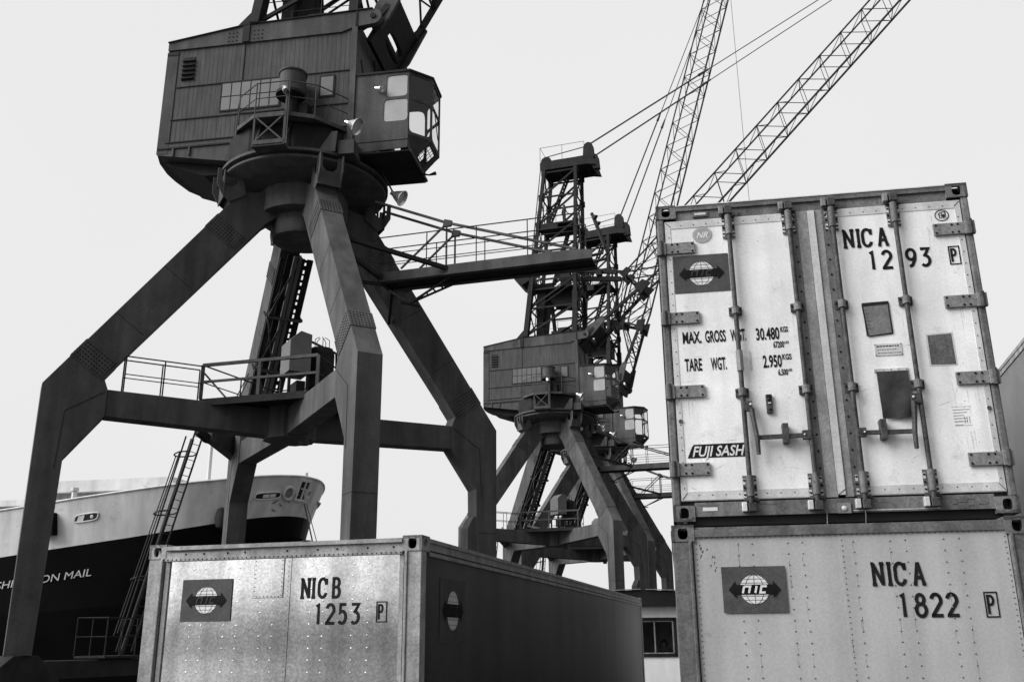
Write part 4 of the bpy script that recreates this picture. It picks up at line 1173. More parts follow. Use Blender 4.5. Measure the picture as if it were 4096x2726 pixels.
    handrail(b, [V((p[0], p[1], fz)) for p in pf], 1.15, .022, (.58,), 1.1)
    b.build('handrail', None, pfm)
    b = MB().mat('house')
    b.lathe([(0, 19.50), (.44, 19.50), (.44, 20.20), (.48, 20.22), (.48, 20.27), (0, 20.29)], (.25, -2.25, 0), n=28)
    b.mat('steel'); b.lathe([(0, 19.40), (.49, 19.40), (.49, 19.50), (0, 19.50)], (.20, -2.25, 0), n=24); b.lathe([(0, fz), (.2, fz), (.2, 19.4), (0, 19.4)], (.25, -2.25, 0), n=12); b.box(.30, .8, -2.2, -1.75, fz, 19.15)
    b.build('ventilator', None, pfm, smooth=True)
    lamp(pfm, 'floodlight', (.35, -3.0, 19.25), (.3, -.5, -.6), .10)
    S.append(lamp(root, 'floodlight', (2.34, -2.35, 18.12), (.88, -.05, -.50), .30, (2.1, -2.0, 18.45)))
    S.append(lamp(root, 'floodlight', (3.52, -.9, 16.15), (.85, -.05, -.55), .27, (2.9, -.6, 17.35)))
    b = MB().mat('crane'); b.prism([(1.3, 17.2), (1.9, 17.15), (1.95, 17.9), (1.75, 17.9)], (0, 0, 0), X, Z, Y, -2.3, -2.25); b.prism([(1.95, 17.1), (2.5, 17.1), (2.5, 17.6), (1.95, 17.6)], (0, 0, 0), X, Z, Y, -2.2, -1.5); S.append(b.build('lamp_bracket', None, root))
    # ---- A-frame tower
    b = MB().mat('steel')
    ft = lambda x, s: V((x, s * 1.6, 22.9)); tp = lambda x, s: V((x, s * 1.0, 36.4))
    legs = {(i, s): (ft((-1.58, 2.08)[i], s), tp((-.12, 2.36)[i], s)) for i in (0, 1) for s in (-1, 1)}
    for k_, (p, q) in legs.items(): b.bar(p, q, .24, .24)
    for k_, (p, q) in legs.items(): b.bar(p, p.lerp(q, .24), .46 if k_[0] == 0 else .34, .34)
    lv = lambda k_, z: legs[k_][0].lerp(legs[k_][1], (z - 22.9) / 13.5)
    zs_ = [23.0, 25.1, 27.3, 29.6, 31.8, 34.1, 36.2]
    for i in range(len(zs_) - 1):
        z0, z1 = zs_[i], zs_[i + 1]
        for s in (-1, 1):
            b.bar(lv((0, s), z0), lv((1, s), z1), .10, .14)
            b.bar(lv((0, s), z1), lv((1, s), z1), .10, .12)
            if i in (1, 2): b.bar(lv((0, s), z0 - .4), lv((1, s), z1 - .4), .05, .08)
            # gusset plates
            for k_ in ((0, s), (1, s)):
                c_ = lv(k_, z1); b.box(c_.x - .22, c_.x + .22, c_.y - .02, c_.y + .02, c_.z - .25, c_.z + .25)
        for x in (0, 1):
            b.bar(lv((x, -1), z0), lv((x, 1), z1), .07, .09); b.bar(lv((x, 1), z0), lv((x, -1), z1), .07, .09); b.bar(lv((x, -1), z1), lv((x, 1), z1), .08, .10)
    for (x, s), (p, q) in legs.items():
        d_ = -1 if x == 0 else .5
        b.prism([(p.x - .15, 22.6), (p.x + .2, 22.6), (p.x + .2, 23.6), (p.x, 23.6), (p.x + d_ * .8, 22.75)], (0, 0, 0), X, Z, Y, p.y - .1, p.y + .1)
    # rear rope and counter-lever plates seen low in the tower
    b.prism([(-1.0, 23.0), (-.6, 23.0), (-.2, 26.6), (-.9, 26.6)], (0, 0, 0), X, Z, Y, -.9, .9)
    tw = b.build('tower', None, root); S.append(tw)
    b = MB().mat('steel')
    for s in (-1, 1):
        b.prism([(-.42, 36.55), (-.2, 36.4), (3.3, 36.4), (3.95, 36.25), (3.75, 37.0), (3.3, 37.15), (-.42, 37.05)], (0, 0, 0), X, Z, Y, s * 1.0 - .14, s * 1.0 + .14)
    for x in (-.3, .9, 2.0, 3.1): b.box(x - .1, x + .1, -1.0, 1.0, 36.5, 37.0)
    b.box(-.3, 3.5, -1.0, 1.0, 36.62, 36.68)
    b.mat('rail')
    handrail(b, [(-.4, 1.1, 37.1), (3.1, 1.1, 37.1)], 1.25, .018, (), 1.75); handrail(b, [(-.4, -1.1, 37.1), (3.1, -1.1, 37.1)], 1.25, .018, (), 1.75); handrail(b, [(-.4, -1.1, 37.1), (-.4, 1.1, 37.1)], 1.25, .018, (), 3)
    b.build('head_beam', None, tw)
    for s in (-1, 1):
        b = MB().mat('steel')
        ar_ = [(3.42 + .38 * math.cos(R(a_)), 37.75 + .45 * math.sin(R(a_))) for a_ in range(0, 181, 20)]
        for o_ in (-.2, .14): b.prism([(3.86, 36.9)] + ar_ + [(2.98, 36.9)], (0, 0, 0), X, Z, Y, s * .95 + o_, s * .95 + o_ + .06)
        b.lathe([(.1, -.12), (.34, -.12), (.28, 0), (.34, .12), (.1, .12), (.1, -.12)], (3.42, s * .95, 37.7), Y, 18)
        b.build('sheave_housing', None, tw)
    b = MB().mat('steel'); b.lathe([(0, -.1), (.42, -.1), (.36, 0), (.42, .1), (0, .1)], (0, -.75, 37.25), Y, 20); b.lathe([(0, -.1), (.42, -.1), (.36, 0), (.42, .1), (0, .1)], (0, .75, 37.25), Y, 20); b.build('rear_sheave', None, tw)
    b = MB().mat('steel'); b.box(-.62, 2.22, -1.15, 1.15, 31.75, 31.85); b.box(-.6, .9, -1.25, -.3, 31.35, 31.75)
    b.mat('rail'); handrail(b, [(-.7, -1.2, 31.85), (2.25, -1.2, 31.85), (2.25, 1.2, 31.85), (-.7, 1.2, 31.85)], 1.1, .018, (.55,), 1.4); b.build('tower_platform', None, tw)
    b = MB().mat('steel'); b.box(-1.0, 2.1, -1.35, 1.35, 26.55, 26.68); b.prism([(-.4, 26.55), (2.05, 26.55), (2.05, 25.2), (.3, 25.5)], (0, 0, 0), X, Z, Y, -.5, .5)
    b.box(-.9, .2, -.6, .6, 26.7, 27.3); b.box(1.0, 1.7, -1.2, -.6, 26.7, 28.2); b.lathe([(0, -.2), (.5, -.2), (.5, .2), (0, .2)], (1.1, -.9, 28.0), Y, 18)
    b.prism([(-2.5, 28.2), (-1.5, 28.2), (-1.3, 27.4), (-1.9, 27.1), (-2.5, 27.6)], (0, 0, 0), X, Z, Y, -1.4, 1.4); b.build('luffing_gear', None, tw)
    b = MB().mat('steel')
    for (x0, z0, x1, z1) in ((-.2, 31.9, 1.6, 36.3), (.2, 27.4, 1.5, 31.7), (.25, 22.9, -.05, 26.5)):
        for s in (-.25, .25): b.bar((x0, s, z0), (x1, s, z1), .06, .16)
        nst = int((z1 - z0) / .28)
        for k in range(nst): b.bar((x0 + (x1 - x0) * k / nst, -.25, z0 + (z1 - z0) * k / nst), (x0 + (x1 - x0) * k / nst, .25, z0 + (z1 - z0) * k / nst), .12, .04)
    b.build('tower_stair', None, tw)
    b = MB().mat('steel'); b.lathe([(.03, 23.5), (.09, 23.7), (.10, 24.2), (.26, 24.5), (.28, 25.35), (.12, 25.5), (.13, 25.75), (.02, 25.85), (.02, 26.6)], (-.55, -.6, 0), n=12); b.build('rope_block', None, tw)
    b = MB().mat('rail'); handrail(b, [(-1.4, -1.5, 22.9), (1.9, -1.5, 22.9)], 1.0, .018, (.5,), 1.2); b.mat('steel'); b.box(.3, 1.0, -1.5, -.9, 22.6, 23.2); S.append(b.build('roof_handrail', None, root))
    return S

UB = 5.27; BLEN = 42.0; V0, V1 = -.55, 1.20; YB = .75
def boom_part(root):
    b = MB().mat('steel')
    U = lambda u, y, v: V((u, y, v))
    low = lambda u, s: U(u, s * (1.45 + (YB - 1.45) * min(1, u / UB)), -.40 * u / UB) if u <= UB else U(u, s * YB, V0)
    tipu = BLEN - 3.5
    for s in (-1, 1):
        b.bar(low(0, s), low(UB, s), .17, .22); b.bar(low(UB, s), U(UB + 1.6, s * YB, V0), .13); b.bar(U(UB + 1.6, s * YB, V0), U(tipu, s * YB, V0), .12); b.bar(U(tipu, s * YB, V0), U(BLEN, s * .35, .3), .11)
        b.bar(U(UB + .1, s * YB, 1.28), U(tipu, s * YB, V1), .095); b.bar(U(tipu, s * YB, V1), U(BLEN, s * .35, .7), .09)
        b.bar(U(UB + .1, s * YB, 1.28), low(UB, s), .14); b.bar(U(UB + .1, s * YB, 1.28), low(2.6, s), .10); b.bar(U(UB + .1, s * YB, 1.28), U(UB + 2.2, s * YB, V0), .08)
        b.bar(low(2.6, s), U(3.9, s * .95, .5), .06)
        if s > 0:
            st2 = [1.7, 2.6, 3.5, 4.4, UB]
            for a_, c_ in zip(st2[:-1], st2[1:]):
                b.bar(low(a_, -1), low(c_, 1), .06); b.bar(low(a_, 1), low(c_, -1), .06); b.bar(low(c_, -1), low(c_, 1), .07)
            b.bar(low(2.6, -1), U(UB + .1, YB, 1.28), .05); b.bar(low(2.6, 1), U(UB + .1, -YB, 1.28), .05)
        # gussets at the joint
        b.prism([(UB - .5, -.75), (UB + .7, -.75), (UB + .5, -.1), (UB - .3, -.05)], (0, 0, 0), (1, 0, 0), (0, 0, 1), (0, 1, 0), s * YB - .1, s * YB + .1)
        b.prism([(UB - .25, 1.0), (UB + .6, 1.05), (UB + .5, 1.45), (UB - .2, 1.5)], (0, 0, 0), (1, 0, 0), (0, 0, 1), (0, 1, 0), s * YB - .08, s * YB + .08)
    bay = 2.3; n = int((tipu - UB - .8) / bay)
    for k in range(n + 1):
        u = UB + .7 + k * bay
        for s in (-1, 1):
            a_ = U(u, s * YB, V1); c_ = U(min(u + bay / 2, tipu), s * YB, V0)
            b.bar(a_, c_, .042); 
            if k < n: b.bar(c_, U(u + bay, s * YB, V1), .042)
            b.bar(U(u, s * YB, V1), U(u, s * YB, V1 - .0) + V((.001, 0, 0)), .04)
        s = 1 if k % 2 else -1
        b.bar(U(u, -YB, V1), U(u, YB, V1), .042); b.bar(U(u + bay / 2, -YB, V0), U(u + bay / 2, YB, V0), .042)
        if k < n:
            b.bar(U(u, -YB, V1), U(u + bay / 2, YB, V1), .036); b.bar(U(u + bay / 2, YB, V1), U(u + bay, -YB, V1), .036)
            b.bar(U(u, -YB, V0), U(u + bay / 2, YB, V0), .036); b.bar(U(u + bay / 2, YB, V0), U(u + bay, -YB, V0), .036)
    b.bar(U(UB, -YB, -.4), U(UB, YB, -.4), .18); b.bar(U(UB + .1, -YB, 1.28), U(UB + .1, YB, 1.28), .14); b.bar(U(UB, -YB, -.4), U(UB, YB, 1.28), .09); b.bar(U(UB, YB, -.4), U(UB, -YB, 1.28), .09)
    bm_ = b.build('boom', None, root)
    # plated root frame with an oval opening
    b = MB().mat('crane')
    for s in (-1, 1):
        b.prism([(-.28, -.05), (-.15, .24), (.7, .38), (1.5, .12), (1.8, .0), (1.8, -.30), (.3, -.36), (-.15, -.28)], (0, 0, 0), (1, 0, 0), (0, 0, 1), (0, 1, 0), s * 1.36 - .07, s * 1.36 + .07)
    b.mat('steel')
    b.hole((-.72, -1.30, -.16), (1, 0, 0), (0, 1, 0), 2.0, 2.6, .80, 1.55, .30, .80, (0, 0, 1), .2, 3.0, 28)
    b.lathe([(0, -1.3), (.16, -1.3), (.16, 1.3), (0, 1.3)], (0, 0, 0), (0, 1, 0), 14)
    b.build('boom_foot', None, bm_)
    b = MB().mat('steel')
    for s in (-.2, .2): b.lathe([(0, -.09), (.5, -.09), (.44, 0), (.5, .09), (0, .09)], (BLEN, s, .5), (0, 1, 0), 18)
    b.build('tip_sheave', None, bm_)
    return bm_
def rope_parts(root, luff, heading, hook=7.0):
    """ropes and luffing struts in the house frame; they depend on how far the boom is raised"""
    S = []
    B = lambda u, y, v: PIN + V((u * math.cos(luff) - v * math.sin(luff), y, u * math.sin(luff) + v * math.cos(luff)))
    for s in (-1, 1):
        b = MB().mat('steel')
        a_ = V((.4, s * .95, 28.15)); j = B(UB + .1, s * YB, 1.35); d_ = (j - a_)
        b.bar(a_, a_ + d_ * .9, .22, .34); b.bar(a_ + d_ * .9, j, .16, .2)
        b.box(*sorted((a_.x + d_.x * .66 - .2, a_.x + d_.x * .66 + .2)), s * .95 - .22, s * .95 + .22, a_.z + d_.z * .66 - .4, a_.z + d_.z * .66)
        S.append(b.build('luffing_strut', None, root))
        b = MB().mat('rope')
        p = V((3.6, s * .95, 38.15)); q = B(BLEN, s * .3, .7); L = (q - p)
        m_ = p + L.normalized() * 9.5
        b.tube([p, m_], .062, 6); b.tube([m_, m_ + L.normalized() * .9], [.12, .06], 6)
        b.tube([m_ + L.normalized() * .9, q], .028, 5); b.tube([p + V((0, .2, .1)), q + V((0, .05, 0))], .018, 5)
        S.append(b.build('luffing_rope', None, root))
        b = MB().mat('rope'); b.tube([V((3.2, s * .8, 38.05)), V((.0, s * .75, 37.68))], .04, 5)
        b.tube([V((-.42, s * .75, 37.25)), V((-1.9, s * 1.3, 22.6))], .04, 5)
        S.append(b.build('back_rope', None, root))
    b = MB().mat('rope')
    t_ = B(BLEN + .5, 0, .5)
    b.tube([t_, V((t_.x, t_.y, hook))], .022, 5)
    b.mat('steel'); b.lathe([(0, 0), (.12, .05), (.22, .5), (.12, .95), (0, 1.0)], (t_.x, t_.y, hook - .8), n=12)
    b.tube([(t_.x + .22 * math.sin(R(a_)) , t_.y, hook - 1.15 + .24 * math.cos(R(a_))) for a_ in range(0, 260, 20)], .05, 6)
    S.append(b.build('hook_rope', None, root))
    return S

def set_turn(parts, heading):
    for p in parts: p.rotation_euler = (0, 0, heading); p.location = (0, 0, 0)
def set_boom(bm_, heading, luff):
    bm_.rotation_euler = (0, -luff, heading)
    bm_.location = Matrix.Rotation(heading, 3, 'Z') @ PIN
cranes = [((-7.255, 30.363, 0), R(-9.2), R(61.5), 'nearest crane, its tower top out of the picture, striding over the quay at left'),
          ((3.01, 66.868, 0), R(-17.56), R(45.0), 'middle crane with a man in its lattice tower and its boom leaning far right'),
          ((6.917, 80.031, 0), R(-23.64), R(73.0), 'farthest crane, mostly hidden behind the middle one, its boom raised steeply')]
k1 = empty('portal_crane', cranes[0][0])
portal_parts(k1)
slew = slewing_parts(k1)
boom0 = boom_part(k1)
set_turn(slew, cranes[0][1]); set_boom(boom0, cranes[0][1], cranes[0][2])
slew_names = {o.name for o in slew}
def copy_part(o, parent):
    c = o.copy(); COL.objects.link(c); c.parent = parent
    for ch in list(o.children): copy_part(ch, c)
    return c
roots = [k1]
for loc, hd, lf, lab in cranes[1:]:
    r_ = k1.copy(); COL.objects.link(r_); r_.location = loc; roots.append(r_)
    for ch in list(k1.children):
        c = copy_part(ch, r_)
        if ch.name in slew_names: c.rotation_euler = (0, 0, hd)
        elif ch is boom0: set_boom(c, hd, lf)
for r_, (loc, hd, lf, lab) in zip(roots, cranes):
    tag(r_, lab, 'crane', 'quayside portal cranes')
    set_turn(rope_parts(r_, lf, hd, 7.0 if r_ is roots[2] else 50.0), hd)
# crane rails let into the quay
for n_ in (20.36, 10.42):
    b = MB().mat('steel'); b.bar(qp(-30, n_, .03), qp(260, n_, .03), .09, .06)
    tag(b.build('crane_rail'), ('crane rail along the water edge of the quay under the left crane legs' if n_ > 15 else 'crane rail on the landward side of the quay under the right crane legs'), 'rail', 'crane rails')

# ================================================================== ship
al = R(-10); sd_ = V((math.cos(al), math.sin(al), 0)); sr_ = V((math.sin(al), -math.cos(al), 0))
S0 = V((-13.30, 64.72, 0))
def interp(x, xs, ys):
    if x <= xs[0]: return ys[0]
    for i in range(len(xs) - 1):
        if x <= xs[i + 1]: return ys[i] + (ys[i + 1] - ys[i]) * (x - xs[i]) / (xs[i + 1] - xs[i])
    return ys[-1] + (x - xs[-1]) * (ys[-1] - ys[-2]) / (xs[-1] - xs[-2]) * max(0, 1 - (x - xs[-1]) / 40)
SS = [0, .3, .8, 1.5, 2.5, 4, 6, 8, 10, 12, 15, 18, 20]
ZT = [12.44, 12.41, 12.26, 12.08, 11.84, 11.53, 11.25, 10.96, 10.71, 10.47, 10.09, 9.76, 9.61]
ZB = [9.91, 9.84, 9.68, 9.47, 9.19, 8.82, 8.41, 8.07, 7.79, 7.53, 7.15, 6.76, 6.5]
bdt = lambda s: 8.6 * (1 - math.exp(-max(s, 0) / 3.6)) ** .62
LEV = [(1.0, 0.0), (.93, .85), (.80, 1.75), (.60, 2.6), (.42, 3.4)]       # breadth factor and rake per level
def hull(s, lev, side):
    """lev 0 top of bulwark, 1 colour line, 2.. below"""
    f_, rk = LEV[lev]
    ll = min(1.0, s / 26.0); f_ = f_ + (1 - f_) * ll
    zt_, zb_ = interp(s, SS, ZT), interp(s, SS, ZB)
    z = zt_ if lev == 0 else zb_ if lev == 1 else (zb_ * .62 + .38 * -2.3 if lev == 2 else zb_ * .25 + .75 * -2.3 if lev == 3 else -3.2)
    p = S0 - sd_ * (s + rk) + sr_ * (bdt(s) * f_ * side)
    return V((p.x, p.y, z))
st_ = [0, .04, .12, .3, .55, .8, 1.15, 1.5, 2, 2.5, 3.2, 4, 5, 6, 8, 10, 12, 15, 18, 22, 28, 36, 46, 60, 78]
ship = empty('cargo_ship', S0 - sd_ * 30 + V((0, 0, -3.2)))
tag(ship, 'cargo ship with black hull and white forecastle moored behind the cranes, bow to the right', 'ship')
off = ship.location
b = MB()
for side in (1, -1):
    for lv_ in range(4):
        b.mat('shipw' if lv_ == 0 else 'shipb')
        vs = [hull(s, lv_, side) - off for s in st_] + [hull(s, lv_ + 1, side) - off for s in st_]
        n = len(st_)
        # holes are left in the bulwark for the fairleads
        fs = [(i, i + 1, n + i + 1, n + i) for i in range(n - 1)]
        b.add(vs, fs)
b.mat('shipw')
dk_ = [hull(s + .6, 0, .84) - off - Z * 1.1 for s in st_] + [hull(s + .6, 0, -.84) - off - Z * 1.1 for s in st_]
b.add(dk_, [(i, i + 1, len(st_) + i + 1, len(st_) + i) for i in range(len(st_) - 1)])
b.mat('shipb'); b.add([hull(78, l_, sd2) - off for sd2, ls in ((1, range(5)), (-1, range(4, -1, -1))) for l_ in ls], [tuple(range(10))])
hl = b.build('hull', None, ship, smooth=True)
# cap rail
b = MB().mat('shipw')
for side in (1, -1): b.tube([hull(s, 0, side) - off for s in st_], .07, 6)
b.build('cap_rail', None, ship)
def hpt(s, q, side=1, lift=0.0):
    """point on the white side: q 0 at the colour line, 1 at the top"""
    a_ = hull(s, 1, side); c_ = hull(s, 0, side); p = a_.lerp(c_, q)
    p2 = hull(s + .05, 1, side).lerp(hull(s + .05, 0, side), q)
    t_ = (p2 - p).normalized(); n_ = t_.cross((c_ - a_).normalized()); 
    if n_.dot(sr_ * side + sd_ * .6) < 0: n_ = -n_
    return p + n_ * lift - off, n_, t_, (c_ - a_).normalized()
def hdown(s, dz, lift):
    """point on the black side, dz below the colour line"""
    a_ = hull(s, 1, 1); c_ = hull(s, 2, 1); k = dz / (a_.z - c_.z); p = a_.lerp(c_, k)
    p2 = hull(s + .2, 1, 1).lerp(hull(s + .2, 2, 1), k); n_ = (p2 - p).cross(c_ - a_).normalized()
    if n_.dot(sr_) < 0: n_ = -n_
    return p + n_ * lift - off
b = MB().mat('shipt')
text(b, 'WASHINGTON MAIL', 0.0, 0.0, .46, lambda u, v, l=0: hdown(9.9 + 7.3 - u, 1.95 - v, .05), 7.3, 0.0)
b.build('ship_name', None, ship)
# hawse pipes, roller fairlead, oval fairleads, stains
for s, q, r_ in ((.62, .57, .52), (.10, .60, .36)):
    p, n_, t_, u_ = hpt(s, q, 1, .02)
    b = MB().mat('shipw'); b.lathe([(r_ * .62, -.1), (r_ * .62, .05), (r_ * .8, .14), (r_, .08), (r_ * 1.02, -.1)], p, n_, 20)
    b.mat('rust'); b.lathe([(0, .01), (r_ * .62, .02)], p, n_, 20); b.build('hawse_pipe', None, ship, smooth=True)
p, n_, t_, u_ = hpt(.24, .66, 1, .03)
b = MB().mat('shipw')
for sgn in (-1, 1): b.prism([(-.66, -.07), (.66, -.07), (.66, .07), (-.66, .07)], p + t_ * (.52 * sgn), u_, t_, n_, -.1, .14); b.prism([(-.6, -.07), (.6, -.07), (.6, .07), (-.6, .07)], p + u_ * (.66 * sgn), t_, u_, n_, -.1, .12)
b.mat('black'); b.prism([(-.6, -.46), (.6, -.46), (.6, .46), (-.6, .46)], p, u_, t_, n_, -.1, .02)
b.mat('shipw'); b.tube([p - u_ * .6 - t_ * .1 + n_ * .05, p + u_ * .6 - t_ * .1 + n_ * .05], .07, 8); b.tube([p + u_ * .1 - t_ * .4 + n_ * .05, p + u_ * .1 + t_ * .2 + n_ * .05], .05, 6)
b.build('roller_fairlead', None, ship)
for s, q, ln, hh in ((1.35, .52, .95, .22), (11.2, .56, .75, .24)):
    p, n_, t_, u_ = hpt(s, q, 1, .02)
    b = MB().mat('shipw')
    rp_ = [(ln * math.copysign(abs(math.cos(a_)) ** .5, math.cos(a_)), hh * math.copysign(abs(math.sin(a_)) ** .5, math.sin(a_))) for a_ in [k * PI / 12 for k in range(24)]]
    for k in range(24):
        a_, c_ = rp_[k], rp_[(k + 1) % 24]; b.tube([p + t_ * a_[0] + u_ * a_[1], p + t_ * c_[0] + u_ * c_[1]], .05, 5)
    b.mat('black'); b.add([p + t_ * x + u_ * y + n_ * .006 for x, y in rp_], [tuple(range(24))])
    b.mat('shipw')
    if s < 5:
        for x in (-.35, .15): b.prism([(-.22, -.12), (.22, -.12), (.22, .1), (-.22, .1)], p + t_ * x, t_, u_, n_, .01, .03)
    else: b.disc(p + n_ * .01 - t_ * .35, n_, .12, .05, 10); b.prism([(-.3, -.2), (.1, -.2), (.1, .18), (-.3, .18)], p + t_ * .45, t_, u_, n_, .01, .03)
    b.build('fairlead', None, ship)
b = MB().mat('rust')
for s, q, a_, ln in ((1.0, .36, -.5, .35), (.75, .28, .45, .3), (.95, .16, .35, .3), (.5, .36, .2, .2)):
    p, n_, t_, u_ = hpt(s, q, 1, .015); d_ = (t_ * math.cos(a_) + u_ * math.sin(a_))
    w_ = n_.cross(d_)
    b = MB().mat('rust'); b.add([p - d_ * ln, p + w_ * .10, p + d_ * ln * .8, p - w_ * .07], [(0, 1, 2, 3)]); b.build('anchor_scrape', None, ship)
b = MB().mat('shipb')
p = hull(0, 2, 1).lerp(hull(0, 1, 1), .62) - off
p = p + sr_ * .6; b.tube([p - sd_ * .7, p + sd_ * .35, p + sd_ * .85 + Z * .02, p + sd_ * 1.15 + Z * .08], [.6, .42, .22, .14], 10); b.build('stem_fender', None, ship, smooth=True)
b = MB().mat('shipw'); p = hull(.9, 0, 0) - off; b.tube([p - Z * 1, p + Z * .75], [.16, .12], 8); b.build('jack_staff', None, ship)
for s in (13.6, 8.8, 8.0):
    b = MB().mat('shipw'); p = hull(s, 0, .8) - off; b.tube([p - Z * 1, p + Z * (.95 if s > 13 else .3)], [.2, .17], 8); b.tube([p + Z * (.9 if s > 13 else .3), p + Z * (1.1 if s > 13 else .42)], .26, 8); b.build('deck_vent', None, ship)
b = MB().mat('frame')
pt = [(-5.3, -1.5), (1.6, -1.5), (1.6, 1.4), (-5.3, 1.4)]
dh = hull(15.0, 0, .35) - off
b.prism([(-4.2, -1.4), (2.4, -1.4), (2.4, 1.4), (-4.2, 1.4)], dh, -sd_, sr_, Z, -1, 1.35)
b.mat('shipw'); b.prism([(-7.0, -1.9), (2.8, -1.9), (2.8, 1.9), (-7.0, 1.9)], dh, -sd_, sr_, Z, 1.35, 2.1)
b.mat('boxgrey')
for k in range(3): b.prism([(-.25, -.2), (.25, -.2), (.25, .2), (-.25, .2)], dh + sd_ * (2.4 - k * 1.6) + sr_ * 1.4 + Z * .45, sd_, Z, sr_, 0, .02)
b.build('deckhouse', None, ship)
b = MB().mat('shipw'); p = hull(6.1, 0, .5) - off; b.tube([p - Z, p + Z * 6.2], [.16, .10], 8); b.box(p.x - .3, p.x + .3, p.y - .2, p.y + .2, p.z + 5.4, p.z + 5.6); b.box(p.x - .15, p.x + .25, p.y - .2, p.y + .2, p.z + 4.6, p.z + 4.95); b.build('mast', None, ship)
b = MB().mat('boxgrey'); dh = hull(20, 0, .3) - off; b.prism([(-1.2, -1.6), (6, -1.6), (6, 1.6), (-1.2, 1.6)], dh, -sd_, sr_, Z, -1, 1.1); b.mat('shipw'); b.prism([(-1.8, -2), (6.5, -2), (6.5, 2), (-1.8, 2)], dh, -sd_, sr_, Z, 1.1, 1.5); b.build('hatch_house', None, ship)
b = MB().mat('shipb'); p = hull(13.4, 1, 1).lerp(hull(13.4, 0, 1), .5) - off; b.prism([(-.5, -.6), (.4, -.6), (.05, .75), (-.35, .75)], p, -sd_, Z, sr_, 0, .5); b.build('anchor_davit', None, ship)
b = MB().mat('rubber'); p = hull(3.0, 1, 1) - off; b.lathe([(0, -.7), (.3, -.55), (.42, 0), (.3, .55), (0, .7)], p + sr_ * .3 + Z * .2, Z, 14); b.build('hull_fender', None, ship, smooth=True)
# mooring lines from the bow to the quay
b = MB().mat('rope')
p0 = hpt(.1, .35, 1, .1)[0] + off
for dx, en in ((0, V((-9.5, 56.5, .3))), (.15, V((-8.6, 56.0, .3)))):
    b = MB().mat('rope'); b.tube([p0 + V((dx, 0, 0)), p0.lerp(en, .5) - Z * .5, en], .05 if dx == 0 else .03, 5)
    tag(b.build('mooring_line'), 'thicker mooring line slanting down from the ship bow' if dx == 0 else 'thinner mooring line crossing in front of the thicker one at the ship bow', 'mooring line', 'mooring lines at the bow')

# ================================================================== hut with somebody at the window
hut = empty('guard_hut', (2.9, 26.0, 0), R(2)); tag(hut, 'small white hut with dark roof between the aluminium container and the stack', 'hut')
hx0, hx1, hd_ = -1.0, 2.9, 2.4
wx0, wx1, wz0, wz1 = .22, 1.33, 1.42, 2.36
b = MB().mat('hutw')
for a in ((hx0, wx0, 0, 2.66), (wx1, hx1, 0, 2.66), (wx0, wx1, 0, wz0), (wx0, wx1, wz1, 2.66)): b.box(a[0], a[1], 0, .06, a[2], a[3])
b.box(hx0, hx0 + .06, .06, hd_, 0, 2.66); b.box(hx1 - .06, hx1, .06, hd_, 0, 2.66); b.box(hx0 + .06, hx1 - .06, hd_ - .06, hd_, 0, 2.66)
b.build('wall', None, hut)
b = MB().mat('hutr')
b.prism([(hx0 - .2, 2.66), (hx1 + .2, 2.66), (hx1 + .2, 2.99), (.62, 3.07), (.38, 3.08), (hx0 - .2, 3.02)], (0, 0, 0), (1, 0, 0), Z, (0, 1, 0), -.25, hd_ + .2)
b.mat('frame'); b.bar((hx0 - .22, -.27, 3.03), (.4, -.27, 3.095), .05, .02); b.bar((.55, -.27, 3.09), (hx1 + .22, -.27, 3.0), .05, .02)
b.build('roof', None, hut)
b = MB().mat('hutr')
for a in ((wx0 - .02, wx0 + .06, wz0 - .02, wz1 + .02), (wx1 - .06, wx1 + .02, wz0 - .02, wz1 + .02), (wx0, wx1, wz0 - .02, wz0 + .06), (wx0, wx1, wz1 - .06, wz1 + .02)): b.box(a[0], a[1], -.03, .03, a[2], a[3])
wn = b.build('window', None, hut)
b = MB().mat('frame')
for a in ((wx0 + .06, wx0 + .09, wz0 + .06, wz1 - .06), (.755, .785, wz0 + .06, wz1 - .06), (wx1 - .09, wx1 - .06, wz0 + .06, wz1 - .06), (wx0 + .06, wx1 - .06, wz0 + .06, wz0 + .085), (wx0 + .06, wx1 - .06, wz1 - .085, wz1 - .06)): b.box(a[0], a[1], -.015, .02, a[2], a[3])
b.build('sash', None, wn)
for x0, x1 in ((wx0 + .09, .755), (.785, wx1 - .09)):
    b = MB().mat('hutglass'); b.add([(x0, 0, wz0 + .085), (x1, 0, wz0 + .085), (x1, 0, wz1 - .085), (x0, 0, wz1 - .085)], [(0, 1, 2, 3)]); b.build('pane', None, wn)

# ================================================================== added unseen dark block behind the viewer, there to be mirrored in the bare aluminium
reflected_block = empty('added_reflected_block', (-20, -58, 0), R(-4)); tag(reflected_block, 'added long low dark block behind the viewer, unseen, only mirrored in the aluminium', 'reflected_block')
b = MB().mat('hutr'); b.box(-60, 60, -14, 0, 0, 3.9)
b.mat('steel')
for k in range(12): b.box(-56 + k * 10, -51 + k * 10, 0, .08, 0, 3.3)
b.build('wall', None, reflected_block)
b = MB().mat('hutr'); b.prism([(1.2, 3.9), (1.2, 4.1), (-7, 5.4), (-15.2, 4.1), (-15.2, 3.9)], (0, 0, 0), (0, 1, 0), Z, (1, 0, 0), -61, 61); b.build('roof', None, reflected_block)

